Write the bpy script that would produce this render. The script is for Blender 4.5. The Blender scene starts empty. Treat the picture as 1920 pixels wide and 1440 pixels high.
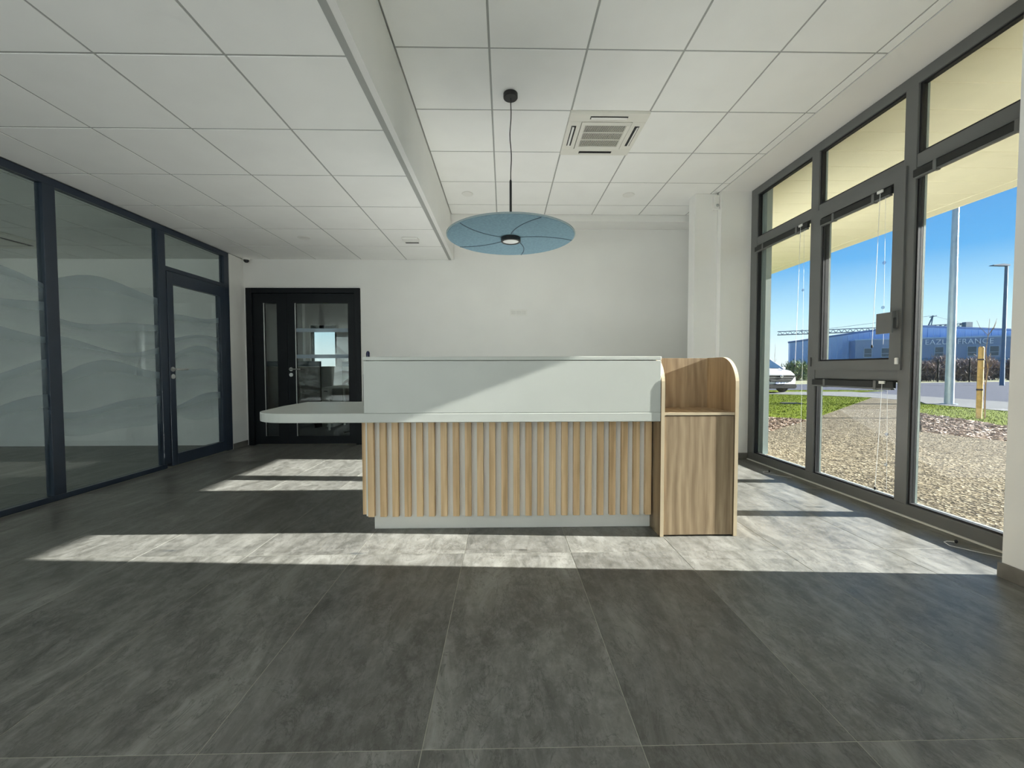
import bpy, bmesh, math, random
from mathutils import Matrix, Vector
random.seed(7)
PI = math.pi
SC = bpy.context.scene
COL = SC.collection

# ------------------------------------------------------------------ camera
F_PX = 776.0
cd = bpy.data.cameras.new('camera'); cam = bpy.data.objects.new('camera', cd); COL.objects.link(cam)
cd.sensor_width = 36.0; cd.lens = F_PX / 1920 * 36.0; cd.clip_start = 0.02; cd.clip_end = 900
cam.matrix_world = (Matrix.Translation((0, 0, 1.009)) @ Matrix.Rotation(-0.0192, 4, 'Z')
                    @ Matrix.Rotation(PI / 2 - 0.0351, 4, 'X') @ Matrix.Rotation(-0.0019, 4, 'Z'))
SC.camera = cam

# ------------------------------------------------------------------ world, sun, exposure
SUN_DIR = Vector((-1.0, 0.0558, -0.3687)).normalized()          # direction the light travels
W = bpy.data.worlds.new('sky'); SC.world = W; W.use_nodes = True
wn = W.node_tree.nodes; wl = W.node_tree.links; wn.clear()
tcw = wn.new('ShaderNodeTexCoord'); sx = wn.new('ShaderNodeSeparateXYZ'); rw = wn.new('ShaderNodeValToRGB')   # clear winter sky, pale at the horizon
SKY = [(0.0, (1.02, 1.14, 1.16)), (0.045, (0.92, 1.10, 1.16)), (0.105, (0.62, 0.97, 1.14)), (0.20, (0.17, 0.53, 1.00)), (0.34, (0.10, 0.36, 0.84)), (1.0, (0.06, 0.20, 0.55))]
while len(rw.color_ramp.elements) < len(SKY): rw.color_ramp.elements.new(0.5)
for e_, (p_, c_) in zip(rw.color_ramp.elements, SKY): e_.position = p_; e_.color = (*c_, 1)
bg = wn.new('ShaderNodeBackground'); bg.inputs[1].default_value = 1.0
wo = wn.new('ShaderNodeOutputWorld')
wl.new(tcw.outputs['Generated'], sx.inputs[0]); wl.new(sx.outputs[2], rw.inputs[0])
wl.new(rw.outputs[0], bg.inputs[0]); wl.new(bg.outputs[0], wo.inputs[0])
sl = bpy.data.lights.new('sun', 'SUN'); sl.energy = 31.0; sl.angle = 0.006; sl.color = (1.0, 0.975, 0.92)
so = bpy.data.objects.new('sun', sl); COL.objects.link(so)
so.rotation_euler = SUN_DIR.to_track_quat('-Z', 'Y').to_euler()
SC.view_settings.view_transform = 'Standard'; SC.view_settings.look = 'None'
SC.view_settings.exposure = 0.2; SC.view_settings.gamma = 1.0; SC.view_settings.use_curve_mapping = False
SC.cycles.diffuse_bounces = 5; SC.cycles.glossy_bounces = 2; SC.cycles.max_bounces = 8; SC.cycles.transparent_max_bounces = 16
SC.cycles.use_adaptive_sampling = True; SC.cycles.adaptive_threshold = 0.1; SC.cycles.adaptive_min_samples = 12
SC.cycles.use_denoising = True; SC.cycles.sample_clamp_indirect = 6.0
SC.cycles.caustics_reflective = False; SC.cycles.caustics_refractive = False

# added area fill behind the camera, in place of daylight through rear glazing
al = bpy.data.lights.new('rear_fill', 'AREA'); al.shape = 'RECTANGLE'; al.size = 1.9; al.size_y = 2.1
al.energy = 12; al.color = (0.93, 0.98, 1.0)
ao = bpy.data.objects.new('rear_fill', al); COL.objects.link(ao)
ao.location = (-0.5, -4.7, 1.25); ao.rotation_euler = (PI / 2 + 0.3, 0, 0)

cl_ = bpy.data.lights.new('back_office_fill', 'AREA'); cl_.shape = 'RECTANGLE'; cl_.size = 2.0; cl_.size_y = 1.0; cl_.energy = 14  # added fill lamp to brighten the back office, no window on that side
co_ = bpy.data.objects.new('back_office_fill', cl_); COL.objects.link(co_); co_.location = (0.7, 8.0, 1.5); co_.rotation_euler = (PI / 2, 0, PI / 2)
# added upward fill behind the camera, in place of light off a sunlit floor
ul = bpy.data.lights.new('rear_floor_fill', 'AREA'); ul.shape = 'RECTANGLE'; ul.size = 3.0; ul.size_y = 2.8
ul.energy = 205; ul.color = (0.97, 1.0, 1.0)
uo = bpy.data.objects.new('rear_floor_fill', ul); COL.objects.link(uo)
uo.location = (-1.6, -3.4, 0.03); uo.rotation_euler = (PI, 0, 0)
# added upward fill hidden behind the desk, boosting bounce from its floor sun patches
vl = bpy.data.lights.new('desk_fill', 'AREA'); vl.shape = 'RECTANGLE'; vl.size = 2.8; vl.size_y = 1.3
vl.energy = 21; vl.color = (1.0, 1.0, 0.97)
vo_ = bpy.data.objects.new('desk_fill', vl); COL.objects.link(vo_)
vo_.location = (0.25, 4.1, 0.30); vo_.rotation_euler = (PI + 0.38, 0, 0)
# added fill for the office behind the partition, set at its unseen rear opening
bl = bpy.data.lights.new('office_fill', 'AREA'); bl.shape = 'RECTANGLE'; bl.size = 2.6; bl.size_y = 1.9
bl.energy = 110; bl.color = (0.92, 0.98, 1.0)
bo = bpy.data.objects.new('office_fill', bl); COL.objects.link(bo)
bo.location = (-5.2, -4.8, 1.35); bo.rotation_euler = (PI / 2 + 0.2, 0, 0)

# ------------------------------------------------------------------ materials
MATS = {}
class NT:
    def __init__(s, name):
        s.m = bpy.data.materials.new(name); s.m.use_nodes = True
        s.n = s.m.node_tree.nodes; s.l = s.m.node_tree.links; s.n.clear()
        s.out = s.n.new('ShaderNodeOutputMaterial'); MATS[name] = s.m
    def add(s, t, **kw):
        n = s.n.new(t)
        for k, v in kw.items(): setattr(n, k, v)
        return n
    def set(s, sock, v):
        if isinstance(v, bpy.types.NodeSocket): s.l.new(v, sock)
        elif isinstance(v, (tuple, list)) and len(v) == 3 and sock.type == 'RGBA': sock.default_value = (*v, 1)
        else: sock.default_value = v
    def bsdf(s, color, rough=0.5, metal=0.0, spec=0.5, bump=None, bstr=0.2, bdist=0.01, coat=0.0, emit=None, estr=0.0):
        p = s.add('ShaderNodeBsdfPrincipled')
        s.set(p.inputs['Base Color'], color); s.set(p.inputs['Roughness'], rough)
        p.inputs['Metallic'].default_value = metal; p.inputs['Specular IOR Level'].default_value = spec
        p.inputs['Coat Weight'].default_value = coat
        if emit: s.set(p.inputs['Emission Color'], emit); p.inputs['Emission Strength'].default_value = estr
        if bump is not None:
            b = s.add('ShaderNodeBump'); b.inputs['Strength'].default_value = bstr; b.inputs['Distance'].default_value = bdist
            s.l.new(bump, b.inputs['Height']); s.l.new(b.outputs[0], p.inputs['Normal'])
        s.l.new(p.outputs[0], s.out.inputs[0]); return p
    def coord(s, scale=(1, 1, 1), rand=True, kind='Object'):
        t = s.add('ShaderNodeTexCoord'); v = t.outputs[kind]
        if rand:
            oi = s.add('ShaderNodeObjectInfo'); mu = s.add('ShaderNodeMath', operation='MULTIPLY')
            s.l.new(oi.outputs['Random'], mu.inputs[0]); mu.inputs[1].default_value = 37.0
            a = s.add('ShaderNodeVectorMath', operation='ADD'); s.l.new(v, a.inputs[0])
            c = s.add('ShaderNodeCombineXYZ')
            for i in range(3): s.l.new(mu.outputs[0], c.inputs[i])
            s.l.new(c.outputs[0], a.inputs[1]); v = a.outputs[0]
        m = s.add('ShaderNodeMapping'); m.inputs['Scale'].default_value = scale
        s.l.new(v, m.inputs[0]); return m.outputs[0]
    def noise(s, vec, scale=5, detail=5, rough=0.55, dist=0.0):
        n = s.add('ShaderNodeTexNoise'); n.inputs['Scale'].default_value = scale; n.inputs['Detail'].default_value = detail
        n.inputs['Roughness'].default_value = rough; n.inputs['Distortion'].default_value = dist
        s.l.new(vec, n.inputs['Vector']); return n.outputs[0]
    def ramp(s, fac, stops):
        r = s.add('ShaderNodeValToRGB'); e = r.color_ramp.elements
        while len(e) < len(stops): e.new(0.5)
        for i, (p, c) in enumerate(stops):
            e[i].position = p; e[i].color = (*c, 1) if len(c) == 3 else c
        s.l.new(fac, r.inputs[0]); return r.outputs[0]
    def mix(s, fac, a, b, mode='MIX'):
        m = s.add('ShaderNodeMix', data_type='RGBA', blend_type=mode)
        s.set(m.inputs[0], fac); s.set(m.inputs[6], a); s.set(m.inputs[7], b); return m.outputs[2]
    def math(s, op, a, b=0.0):
        m = s.add('ShaderNodeMath', operation=op); s.set(m.inputs[0], a); s.set(m.inputs[1], b); return m.outputs[0]

def plain(name, color, rough=0.5, metal=0.0, spec=0.5, vary=0.06, scale=6.0, bstr=0.05, coat=0.0):
    t = NT(name); v = t.coord(); n = t.noise(v, scale, 2)
    c = t.ramp(n, [(0.3, tuple(x * (1 - vary) for x in color)), (0.7, tuple(min(1, x * (1 + vary)) for x in color))])
    t.bsdf(c, rough, metal, spec, t.noise(v, scale * 30, 2) if bstr >= 0.08 else None, bstr, 0.002, coat)
    return t.m

plain('wall_paint', (0.80, 0.80, 0.775), 0.75, spec=0.2, vary=0.02, scale=2, bstr=0.08)
plain('ceiling_tile', (0.88, 0.885, 0.86), 0.85, spec=0.1, vary=0.02, scale=3, bstr=0.12)
plain('rear_dark_wall', (0.10, 0.09, 0.08), 0.6)  # unseen rear wall, colour made dark to cut light bounced forward
plain('grid_bar', (0.38, 0.39, 0.37), 0.6, vary=0.02)  # ceiling bars greyed, the shadow gap between tiles put into the colour
plain('white_laminate', (0.54, 0.56, 0.52), 0.38, vary=0.012, bstr=0.02)
plain('white_board', (0.78, 0.77, 0.72), 0.4, vary=0.012)
plain('white_plastic', (0.78, 0.78, 0.74), 0.4, vary=0.02)
plain('cassette_plastic', (0.74, 0.73, 0.66), 0.42, vary=0.02)
plain('black_metal', (0.012, 0.013, 0.014), 0.4, vary=0.1)
plain('anthracite', (0.005, 0.007, 0.009), 0.45, vary=0.08, spec=0.25)
plain('navy_frame', (0.022, 0.034, 0.055), 0.35, vary=0.08)
plain('window_alu', (0.135, 0.14, 0.137), 0.38, vary=0.03)
plain('gasket', (0.010, 0.010, 0.012), 0.6)
plain('alu_outer', (0.36, 0.42, 0.40), 0.4, vary=0.04)
plain('steel', (0.62, 0.62, 0.60), 0.32, metal=0.7, vary=0.03)
plain('blind_fabric', (0.018, 0.020, 0.018), 0.6)
plain('cord_white', (0.75, 0.77, 0.78), 0.4)
plain('felt_blue', (0.20, 0.315, 0.385), 0.9, spec=0.1, vary=0.10, scale=60, bstr=0.4)
plain('felt_seam', (0.09, 0.14, 0.18), 0.9)
plain('felt_edge', (0.30, 0.38, 0.40), 0.8)
plain('lens_white', (0.85, 0.87, 0.87), 0.25)
plain('dark_slot', (0.03, 0.03, 0.03), 0.7)
plain('plinth_tile', (0.16, 0.152, 0.132), 0.5, vary=0.15, scale=14)
plain('grout', (0.38, 0.37, 0.31), 0.85)
plain('strip_white', (0.70, 0.70, 0.66), 0.5)
plain('bottle_blue', (0.008, 0.010, 0.045), 0.25)
plain('taupe_screen', (0.16, 0.135, 0.11), 0.9)
plain('blue_screen', (0.035, 0.06, 0.085), 0.9)
plain('chair_fabric', (0.02, 0.03, 0.035), 0.9)
plain('carpet_dark', (0.09, 0.10, 0.10), 0.9)
plain('edge_band', (0.60, 0.50, 0.34), 0.45, vary=0.04)
# exterior
plain('canopy_panel', (0.90, 0.86, 0.66), 0.55, vary=0.02)
plain('canopy_back', (0.45, 0.43, 0.35), 0.7)
plain('galvanised', (0.40, 0.46, 0.50), 0.4, metal=0.6, vary=0.08)
plain('stake_wood', (0.56, 0.36, 0.13), 0.8, vary=0.2, scale=20)
plain('bark_stem', (0.22, 0.17, 0.12), 0.9, vary=0.2)
plain('strap_black', (0.03, 0.02, 0.03), 0.7)
plain('car_white', (0.50, 0.52, 0.56), 0.25, coat=0.3, vary=0.005, bstr=0.0)
plain('car_plastic', (0.012, 0.013, 0.013), 0.7, spec=0.15)
plain('car_glass', (0.03, 0.06, 0.10), 0.08, spec=0.8, vary=0.1)
plain('tyre', (0.02, 0.02, 0.02), 0.85)
plain('chrome', (0.8, 0.8, 0.82), 0.12, metal=1.0, vary=0.01)
plain('plate_white', (0.75, 0.77, 0.82), 0.4)
plain('ink_blue', (0.06, 0.08, 0.22), 0.5)
plain('clad_blue_haze', (0.36, 0.50, 0.74), 0.5, vary=0.05, scale=0.5)  # blue cladding lightened, distance haze put into the colour
plain('clad_dark_blue_haze', (0.20, 0.28, 0.44), 0.5, vary=0.05, scale=0.5)  # office block cladding, its blue lightened to carry haze as well
plain('clad_teal', (0.08, 0.21, 0.36), 0.5)
plain('far_frame', (0.30, 0.38, 0.50), 0.5)
plain('far_pane', (0.06, 0.10, 0.14), 0.15)
plain('sign_white', (0.62, 0.70, 0.82), 0.5)
plain('crane_paint', (0.10, 0.16, 0.24), 0.6)
plain('crane_pale', (0.45, 0.55, 0.65), 0.6)
plain('far_wall', (0.20, 0.21, 0.26), 0.8)
plain('brush_twigs', (0.23, 0.185, 0.17), 0.95, vary=0.3, scale=1.5)
plain('brush_green', (0.13, 0.17, 0.07), 0.95, vary=0.3, scale=1.5)
plain('grass_blade', (0.095, 0.125, 0.006), 0.9, vary=0.35, scale=1.2, spec=0.05)

def asphalt(name, a, b, sc, rough=0.95):
    t = NT(name); v = t.coord(rand=False); n = t.noise(v, sc, 3); n2 = t.noise(v, sc * 0.02, 4)
    c = t.mix(t.math('MULTIPLY', n2, 0.35), t.ramp(n, [(0.35, a), (0.65, b)]), tuple(x * 0.7 for x in a))
    t.bsdf(c, rough, spec=0.05, bump=n, bstr=0.4, bdist=0.01)
asphalt('asphalt', (0.060, 0.065, 0.088), (0.082, 0.088, 0.112), 40)
asphalt('concrete', (0.13, 0.132, 0.135), (0.18, 0.182, 0.182), 25)
asphalt('soil', (0.16, 0.12, 0.085), (0.24, 0.18, 0.13), 8)
asphalt('lawn_base', (0.085, 0.115, 0.008), (0.13, 0.16, 0.011), 10)
asphalt('terrain', (0.20, 0.21, 0.13), (0.27, 0.26, 0.17), 2)

t = NT('aggregate')                                             # exposed-aggregate concrete
v = t.coord(rand=False)
vo = t.add('ShaderNodeTexVoronoi'); vo.inputs['Scale'].default_value = 46; t.l.new(v, vo.inputs['Vector'])
vo2 = t.add('ShaderNodeTexVoronoi'); vo2.inputs['Scale'].default_value = 20; t.l.new(v, vo2.inputs['Vector'])
sep = t.add('ShaderNodeSeparateColor'); t.l.new(vo.outputs['Color'], sep.inputs[0])
sep2 = t.add('ShaderNodeSeparateColor'); t.l.new(vo2.outputs['Color'], sep2.inputs[0])
c = t.ramp(sep.outputs[0], [(0.0, (0.018, 0.014, 0.008)), (0.35, (0.06, 0.046, 0.027)), (0.7, (0.125, 0.10, 0.062)), (1.0, (0.32, 0.285, 0.215))])
c = t.mix(0.38, c, t.ramp(sep2.outputs[1], [(0.1, (0.02, 0.016, 0.010)), (0.9, (0.19, 0.16, 0.11))]))
t.bsdf(c, 0.9, spec=0.1, bump=vo.outputs['Distance'], bstr=0.8, bdist=0.02)

t = NT('bark_chip')
oi = t.add('ShaderNodeNewGeometry')
c = t.ramp(oi.outputs['Random Per Island'], [(0.0, (0.06, 0.034, 0.02)), (0.45, (0.16, 0.098, 0.062)), (0.8, (0.28, 0.195, 0.14)), (1.0, (0.62, 0.52, 0.43))])
t.bsdf(c, 0.8)

t = NT('slate_tile')                                            # floor tiles
v = t.coord((1, 1, 1)); vs = t.coord((2.6, 0.75, 1))
big = t.noise(v, 1.7, 6, 0.6, 0.6); st = t.noise(vs, 2.3, 7, 0.70, 0.7); fine = t.noise(t.coord((1.3, 0.8, 1)), 15, 6, 0.78, 0.25)
pits = t.noise(t.coord((8, 3, 1)), 2.6, 5, 0.72, 1.2)
c = t.ramp(st, [(0.32, (0.066, 0.066, 0.060)), (0.47, (0.122, 0.121, 0.110)), (0.57, (0.185, 0.183, 0.168)), (0.70, (0.32, 0.318, 0.295))])
c = t.mix(t.math('MULTIPLY', big, 0.55), c, (0.118, 0.113, 0.096))
c = t.mix(t.ramp(fine, [(0.44, (0, 0, 0)), (0.70, (0.7, 0.7, 0.7))]), c, (0.27, 0.267, 0.25))
c = t.mix(t.ramp(pits, [(0.66, (0, 0, 0)), (0.74, (0.6, 0.6, 0.6))]), c, (0.055, 0.052, 0.045))
oi_ = t.add('ShaderNodeObjectInfo')
tone = t.math('ADD', t.math('MULTIPLY', oi_.outputs['Random'], 0.26), 0.84)
tc_ = t.add('ShaderNodeCombineColor')
for i_ in range(3): t.l.new(tone, tc_.inputs[i_])
c = t.mix(1.0, c, tc_.outputs[0], 'MULTIPLY')
crk = t.noise(t.coord((2.2, 0.8, 1)), 4.5, 6, 0.62, 0.9)
c = t.mix(t.ramp(t.math('ABSOLUTE', t.math('SUBTRACT', crk, 0.5)), [(0.0, (0.55, 0.55, 0.55)), (0.012, (0, 0, 0))]), c, (0.05, 0.048, 0.042))
h = t.math('ADD', t.math('MULTIPLY', st, 0.7), t.math('MULTIPLY', fine, 0.45))
t.bsdf(c, t.ramp(fine, [(0.3, (0.33, 0.33, 0.33)), (0.7, (0.46, 0.46, 0.46))]), bump=h, bstr=0.35, bdist=0.006)

def wood(name, dark, mid, light, strip=0.085):
    t = NT(name); v = t.coord((1, 1, 1)); vg = t.coord((26, 26, 1.1)); vg2 = t.coord((70, 70, 2.0))
    se = t.add('ShaderNodeSeparateXYZ'); t.l.new(v, se.inputs[0])
    sid = t.math('FLOOR', t.math('DIVIDE', t.math('ADD', se.outputs[0], t.math('MULTIPLY', se.outputs[1], 1.0)), strip))
    wn_ = t.add('ShaderNodeTexWhiteNoise', noise_dimensions='1D'); t.l.new(sid, wn_.inputs['W'])
    g = t.noise(vg, 1.0, 6, 0.6, 1.3); g2 = t.noise(vg2, 1.0, 4, 0.6, 0.3)
    fig = t.add('ShaderNodeTexWave', wave_type='BANDS', bands_direction='X'); fig.inputs['Scale'].default_value = 5
    fig.inputs['Distortion'].default_value = 7; fig.inputs['Detail'].default_value = 3; fig.inputs['Detail Scale'].default_value = 1.2
    t.l.new(t.coord((1.0, 1.0, 0.28)), fig.inputs['Vector'])
    k = t.math('ADD', t.math('ADD', t.math('MULTIPLY', g, 0.58), t.math('MULTIPLY', wn_.outputs[0], 0.24)),
               t.math('ADD', t.math('MULTIPLY', g2, 0.30), t.math('MULTIPLY', fig.outputs['Fac'], 0.17)))
    c = t.ramp(k, [(0.42, dark), (0.64, mid), (0.84, light)])
    t.bsdf(c, 0.5, bump=g2, bstr=0.12, bdist=0.002)
wood('oak', (0.20, 0.138, 0.078), (0.32, 0.232, 0.14), (0.44, 0.335, 0.21))
wood('oak_slat', (0.50, 0.325, 0.165), (0.69, 0.48, 0.265), (0.80, 0.59, 0.35), 0.03)

def glass(name, tint, refl=1.0, rough=0.0):
    t = NT(name); tr = t.add('ShaderNodeBsdfTransparent'); t.set(tr.inputs[0], tint)
    gl = t.add('ShaderNodeBsdfGlossy'); gl.inputs['Roughness'].default_value = rough
    lw = t.add('ShaderNodeLayerWeight'); lw.inputs[0].default_value = 0.5
    fr = t.math('ADD', t.math('MULTIPLY', t.math('POWER', lw.outputs['Facing'], 5.0), 0.9), 0.04)   # Schlick, same from either side
    mx = t.add('ShaderNodeMixShader'); t.l.new(t.math('MULTIPLY', fr, refl), mx.inputs[0])
    t.l.new(tr.outputs[0], mx.inputs[1]); t.l.new(gl.outputs[0], mx.inputs[2]); t.l.new(mx.outputs[0], t.out.inputs[0])
glass('window_glass', (0.90, 0.915, 0.91), 0.6)
glass('partition_glass', (0.86, 0.90, 0.885), 1.1)
glass('clear_plastic', (0.75, 0.80, 0.88), 2.0, 0.1)

def film(name, color, lo, hi):
    t = NT(name); a = t.add('ShaderNodeAttribute', attribute_name='band')
    f = t.math('ADD', t.math('MULTIPLY', a.outputs['Fac'], hi - lo), lo)
    d = t.add('ShaderNodeBsdfDiffuse'); t.set(d.inputs[0], color)
    tl = t.add('ShaderNodeBsdfTranslucent'); t.set(tl.inputs[0], color)
    ad = t.add('ShaderNodeMixShader'); ad.inputs[0].default_value = 0.4
    t.l.new(d.outputs[0], ad.inputs[1]); t.l.new(tl.outputs[0], ad.inputs[2])
    tr = t.add('ShaderNodeBsdfTransparent'); mx = t.add('ShaderNodeMixShader'); t.l.new(f, mx.inputs[0])
    t.l.new(tr.outputs[0], mx.inputs[1]); t.l.new(ad.outputs[0], mx.inputs[2]); t.l.new(mx.outputs[0], t.out.inputs[0])
film('wave_film', (0.34, 0.42, 0.47), 0.16, 0.55)
film('frost_strip', (0.50, 0.60, 0.68), 0.75, 0.75)

# ------------------------------------------------------------------ geometry helpers
class MB:
    def __init__(s): s.v = []; s.f = []
    def quad_grid(s, rings, close=True, cap=True):
        b = len(s.v); n = len(rings[0])
        for r in rings: s.v += [tuple(p) for p in r]
        for i in range(len(rings) - 1):
            for j in range(n if close else n - 1):
                k = (j + 1) % n
                s.f.append((b + i * n + j, b + i * n + k, b + (i + 1) * n + k, b + (i + 1) * n + j))
        if cap and close:
            s.f.append(tuple(b + j for j in reversed(range(n)))); s.f.append(tuple(b + (len(rings) - 1) * n + j for j in range(n)))
        return s
    def box(s, x0, x1, y0, y1, z0, z1):
        return s.quad_grid([[(x0, y0, z0), (x1, y0, z0), (x1, y1, z0), (x0, y1, z0)], [(x0, y0, z1), (x1, y0, z1), (x1, y1, z1), (x0, y1, z1)]])
    def prism(s, poly, axis, a, b):
        def p3(p, h):
            return {'X': (h, p[0], p[1]), 'Y': (p[0], h, p[1]), 'Z': (p[0], p[1], h)}[axis]
        return s.quad_grid([[p3(p, a) for p in poly], [p3(p, b) for p in poly]])
    def lathe(s, prof, c=(0, 0, 0), n=32, axis='Z'):
        rings = []
        for r, h in prof:
            ring = []
            for i in range(n):
                a = 2 * PI * i / n; x, y = r * math.cos(a), r * math.sin(a)
                q = {'Z': (x, y, h), 'X': (h, x, y), 'Y': (x, h, y)}[axis]
                ring.append((c[0] + q[0], c[1] + q[1], c[2] + q[2]))
            rings.append(ring)
        return s.quad_grid(rings)
    def tube(s, pts, r, n=8):
        pts = [Vector(p) for p in pts]; rings = []
        rr = r if isinstance(r, (list, tuple)) else [r] * len(pts)
        for i, p in enumerate(pts):
            d = (pts[min(i + 1, len(pts) - 1)] - pts[max(i - 1, 0)]).normalized()
            u = d.cross(Vector((0, 0, 1)) if abs(d.z) < 0.9 else Vector((1, 0, 0))).normalized(); w = d.cross(u)
            rings.append([p + (u * math.cos(2 * PI * k / n) + w * math.sin(2 * PI * k / n)) * rr[i] for k in range(n)])
        return s.quad_grid(rings)
    def bar(s, a, b, w, h=None):
        return s.tube([a, b], w * 0.7071, 4)
    def mesh(s, name):
        me = bpy.data.meshes.new(name); me.from_pydata(s.v, [], s.f)
        bm = bmesh.new(); bm.from_mesh(me); bmesh.ops.recalc_face_normals(bm, faces=bm.faces); bm.to_mesh(me); bm.free()
        return me
    def build(s, name, mat, parent=None, bevel=0.0, smooth=False, off=(0, 0, 0)):
        return obj(name, s.mesh(name), mat, parent, bevel, smooth)

def obj(name, me, mat, parent=None, bevel=0.0, smooth=False):
    o = bpy.data.objects.new(name, me); COL.objects.link(o)
    if mat and not me.materials: me.materials.append(MATS[mat])
    if parent: o.parent = parent
    if bevel:
        b = o.modifiers.new('bevel', 'BEVEL'); b.width = bevel; b.segments = 2; b.limit_method = 'ANGLE'; b.angle_limit = 0.6
    if smooth:
        me.polygons.foreach_set('use_smooth', [True] * len(me.polygons))
        me.set_sharp_from_angle(angle=0.6)
    return o
def tag(o, label, cat=None, group=None, kind=None):
    o['label'] = label
    if cat: o['category'] = cat
    if group: o['group'] = group
    if kind: o['kind'] = kind
    return o
def empty(name, loc=(0, 0, 0), rz=0.0):
    o = bpy.data.objects.new(name, None); COL.objects.link(o); o.location = loc; o.rotation_euler = (0, 0, rz); o.empty_display_size = 0.1
    return o
def bx(name, mat, parent, x0, x1, y0, y1, z0, z1, bevel=0.0):
    """box with its origin at its own centre, so that textures differ from piece to piece"""
    c = ((x0 + x1) / 2, (y0 + y1) / 2, (z0 + z1) / 2)
    o = MB().box(x0 - c[0], x1 - c[0], y0 - c[1], y1 - c[1], z0 - c[2], z1 - c[2]).build(name, mat, parent, bevel)
    o.location = c
    return o
TILES = {}
def slab_mesh(w, d, h, ch, mat):
    """chamfered slab, upper face at z = 0, centred"""
    k = (round(w, 3), round(d, 3), round(h, 3), ch, mat)
    if k not in TILES:
        def ring(i, z): return [(-w / 2 + i, -d / 2 + i, z), (w / 2 - i, -d / 2 + i, z), (w / 2 - i, d / 2 - i, z), (-w / 2 + i, d / 2 - i, z)]
        m = MB().quad_grid([ring(0, -h), ring(0, -ch), ring(ch, 0)]).mesh('slab'); m.materials.append(MATS[mat]); TILES[k] = m
    return TILES[k]
def tile_field(parent, name, mat, x0, x1, y0, y1, ox, oy, w, d, gap, h, ch, z, flip=False, skip=None):
    i0 = math.floor((x0 - ox) / w); j0 = math.floor((y0 - oy) / d)
    i = i0
    while ox + i * w < x1 - 1e-6:
        a, b = max(x0, ox + i * w), min(x1, ox + (i + 1) * w); j = j0
        while oy + j * d < y1 - 1e-6:
            p, q = max(y0, oy + j * d), min(y1, oy + (j + 1) * d)
            if b - a > 0.03 and q - p > 0.03 and not (skip and skip(i, j)):
                o = bpy.data.objects.new(name, slab_mesh(b - a - gap, q - p - gap, h, ch, mat)); COL.objects.link(o)
                o.location = ((a + b) / 2, (p + q) / 2, z); o.parent = parent
                if flip: o.rotation_euler = (PI, 0, 0)
            j += 1
        i += 1

# ------------------------------------------------------------------ dimensions
HL, HU = 2.474, 2.967
XP = -3.45            # glazed partition, face towards the hall
YB = 5.60             # back wall
XW = 2.73             # inner face of the window frames
YN, YF = 1.92, 4.57; YW = 1.84   # window recess, near and far jamb
YR = -5.0             # rear wall

# ================================================================== SETTING
floor = MB().box(-7.2, 2.80, YR - 0.1, YB + 0.15, -0.12, -0.0010).build('floor', 'grout')
tag(floor, 'dark grey slate floor tiles with pale joints across the reception hall', 'floor', kind='structure')
tile_field(floor, 'tile', 'slate_tile', XP + 0.01, 2.74, YR + 0.02, YB, -0.2207, 1.0687, 0.5874, 1.1748, 0.0024, 0.003, 0.0005, 0.0)
tile_field(floor, 'tile', 'slate_tile', -7.0, XP - 0.05, YR + 0.02, YB, -0.2207, 1.0687, 0.5874, 1.1748, 0.0024, 0.003, 0.0005, 0.0)

cl = MB().box(-7.2, -0.70, YR, YB, HL + 0.003, HL + 0.14).build('ceiling_low', 'grid_bar')
tag(cl, 'lower suspended ceiling of square white tiles over the glazed partition', 'ceiling', kind='structure')
tile_field(cl, 'tile', 'ceiling_tile', XP, -0.703, YR, YB, -1.8953, 2.0046, 0.6, 0.6, 0.013, 0.008, 0.0008, HL, True)
tile_field(cl, 'tile', 'ceiling_tile', -7.0, XP - 0.06, YR, YB, -1.8953, 2.0046, 0.6, 0.6, 0.013, 0.008, 0.0008, HL, True)
ch = MB().box(-0.66, 2.394, YR, 5.30, HU + 0.003, HU + 0.14).build('ceiling_high', 'grid_bar')
tag(ch, 'higher suspended ceiling of square white tiles above the reception desk', 'ceiling', kind='structure')
tile_field(ch, 'tile', 'ceiling_tile', -0.66, 2.394, YR, 5.30, -0.0849, 2.5973, 0.6, 0.6, 0.013, 0.008, 0.0008, HU, True,
           skip=lambda i, j: (i, j) == (1, 1))
tm = MB().box(-0.700, -0.664, YR, YB - 0.002, HL - 0.002, HU + 0.14).build('trim_1', 'wall_paint')
tag(tm, 'white vertical fascia stepping from the lower ceiling to the higher one', 'fascia', kind='structure')
o = MB().box(-0.735, -0.700, YR, YB - 0.002, HL - 0.004, HL + 0.018).build('edge_angle', 'grid_bar', tm)
tm = MB().box(2.396, XW + 0.14, YW, YF, HU - 0.004, HU + 0.16).build('trim_2', 'wall_paint')
tag(tm, 'plain white plaster soffit strip along the top of the window wall', 'soffit', kind='structure')
tm = MB().box(-0.664, 2.618, 5.302, YB - 0.002, 2.885, HU + 0.12).box(2.396, 2.618, 4.802, 5.302, HU - 0.003, HU + 0.12).build('trim_3', 'wall_paint')
tag(tm, 'shallow white bulkhead where the higher ceiling meets the back wall', 'bulkhead', kind='structure')

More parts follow.
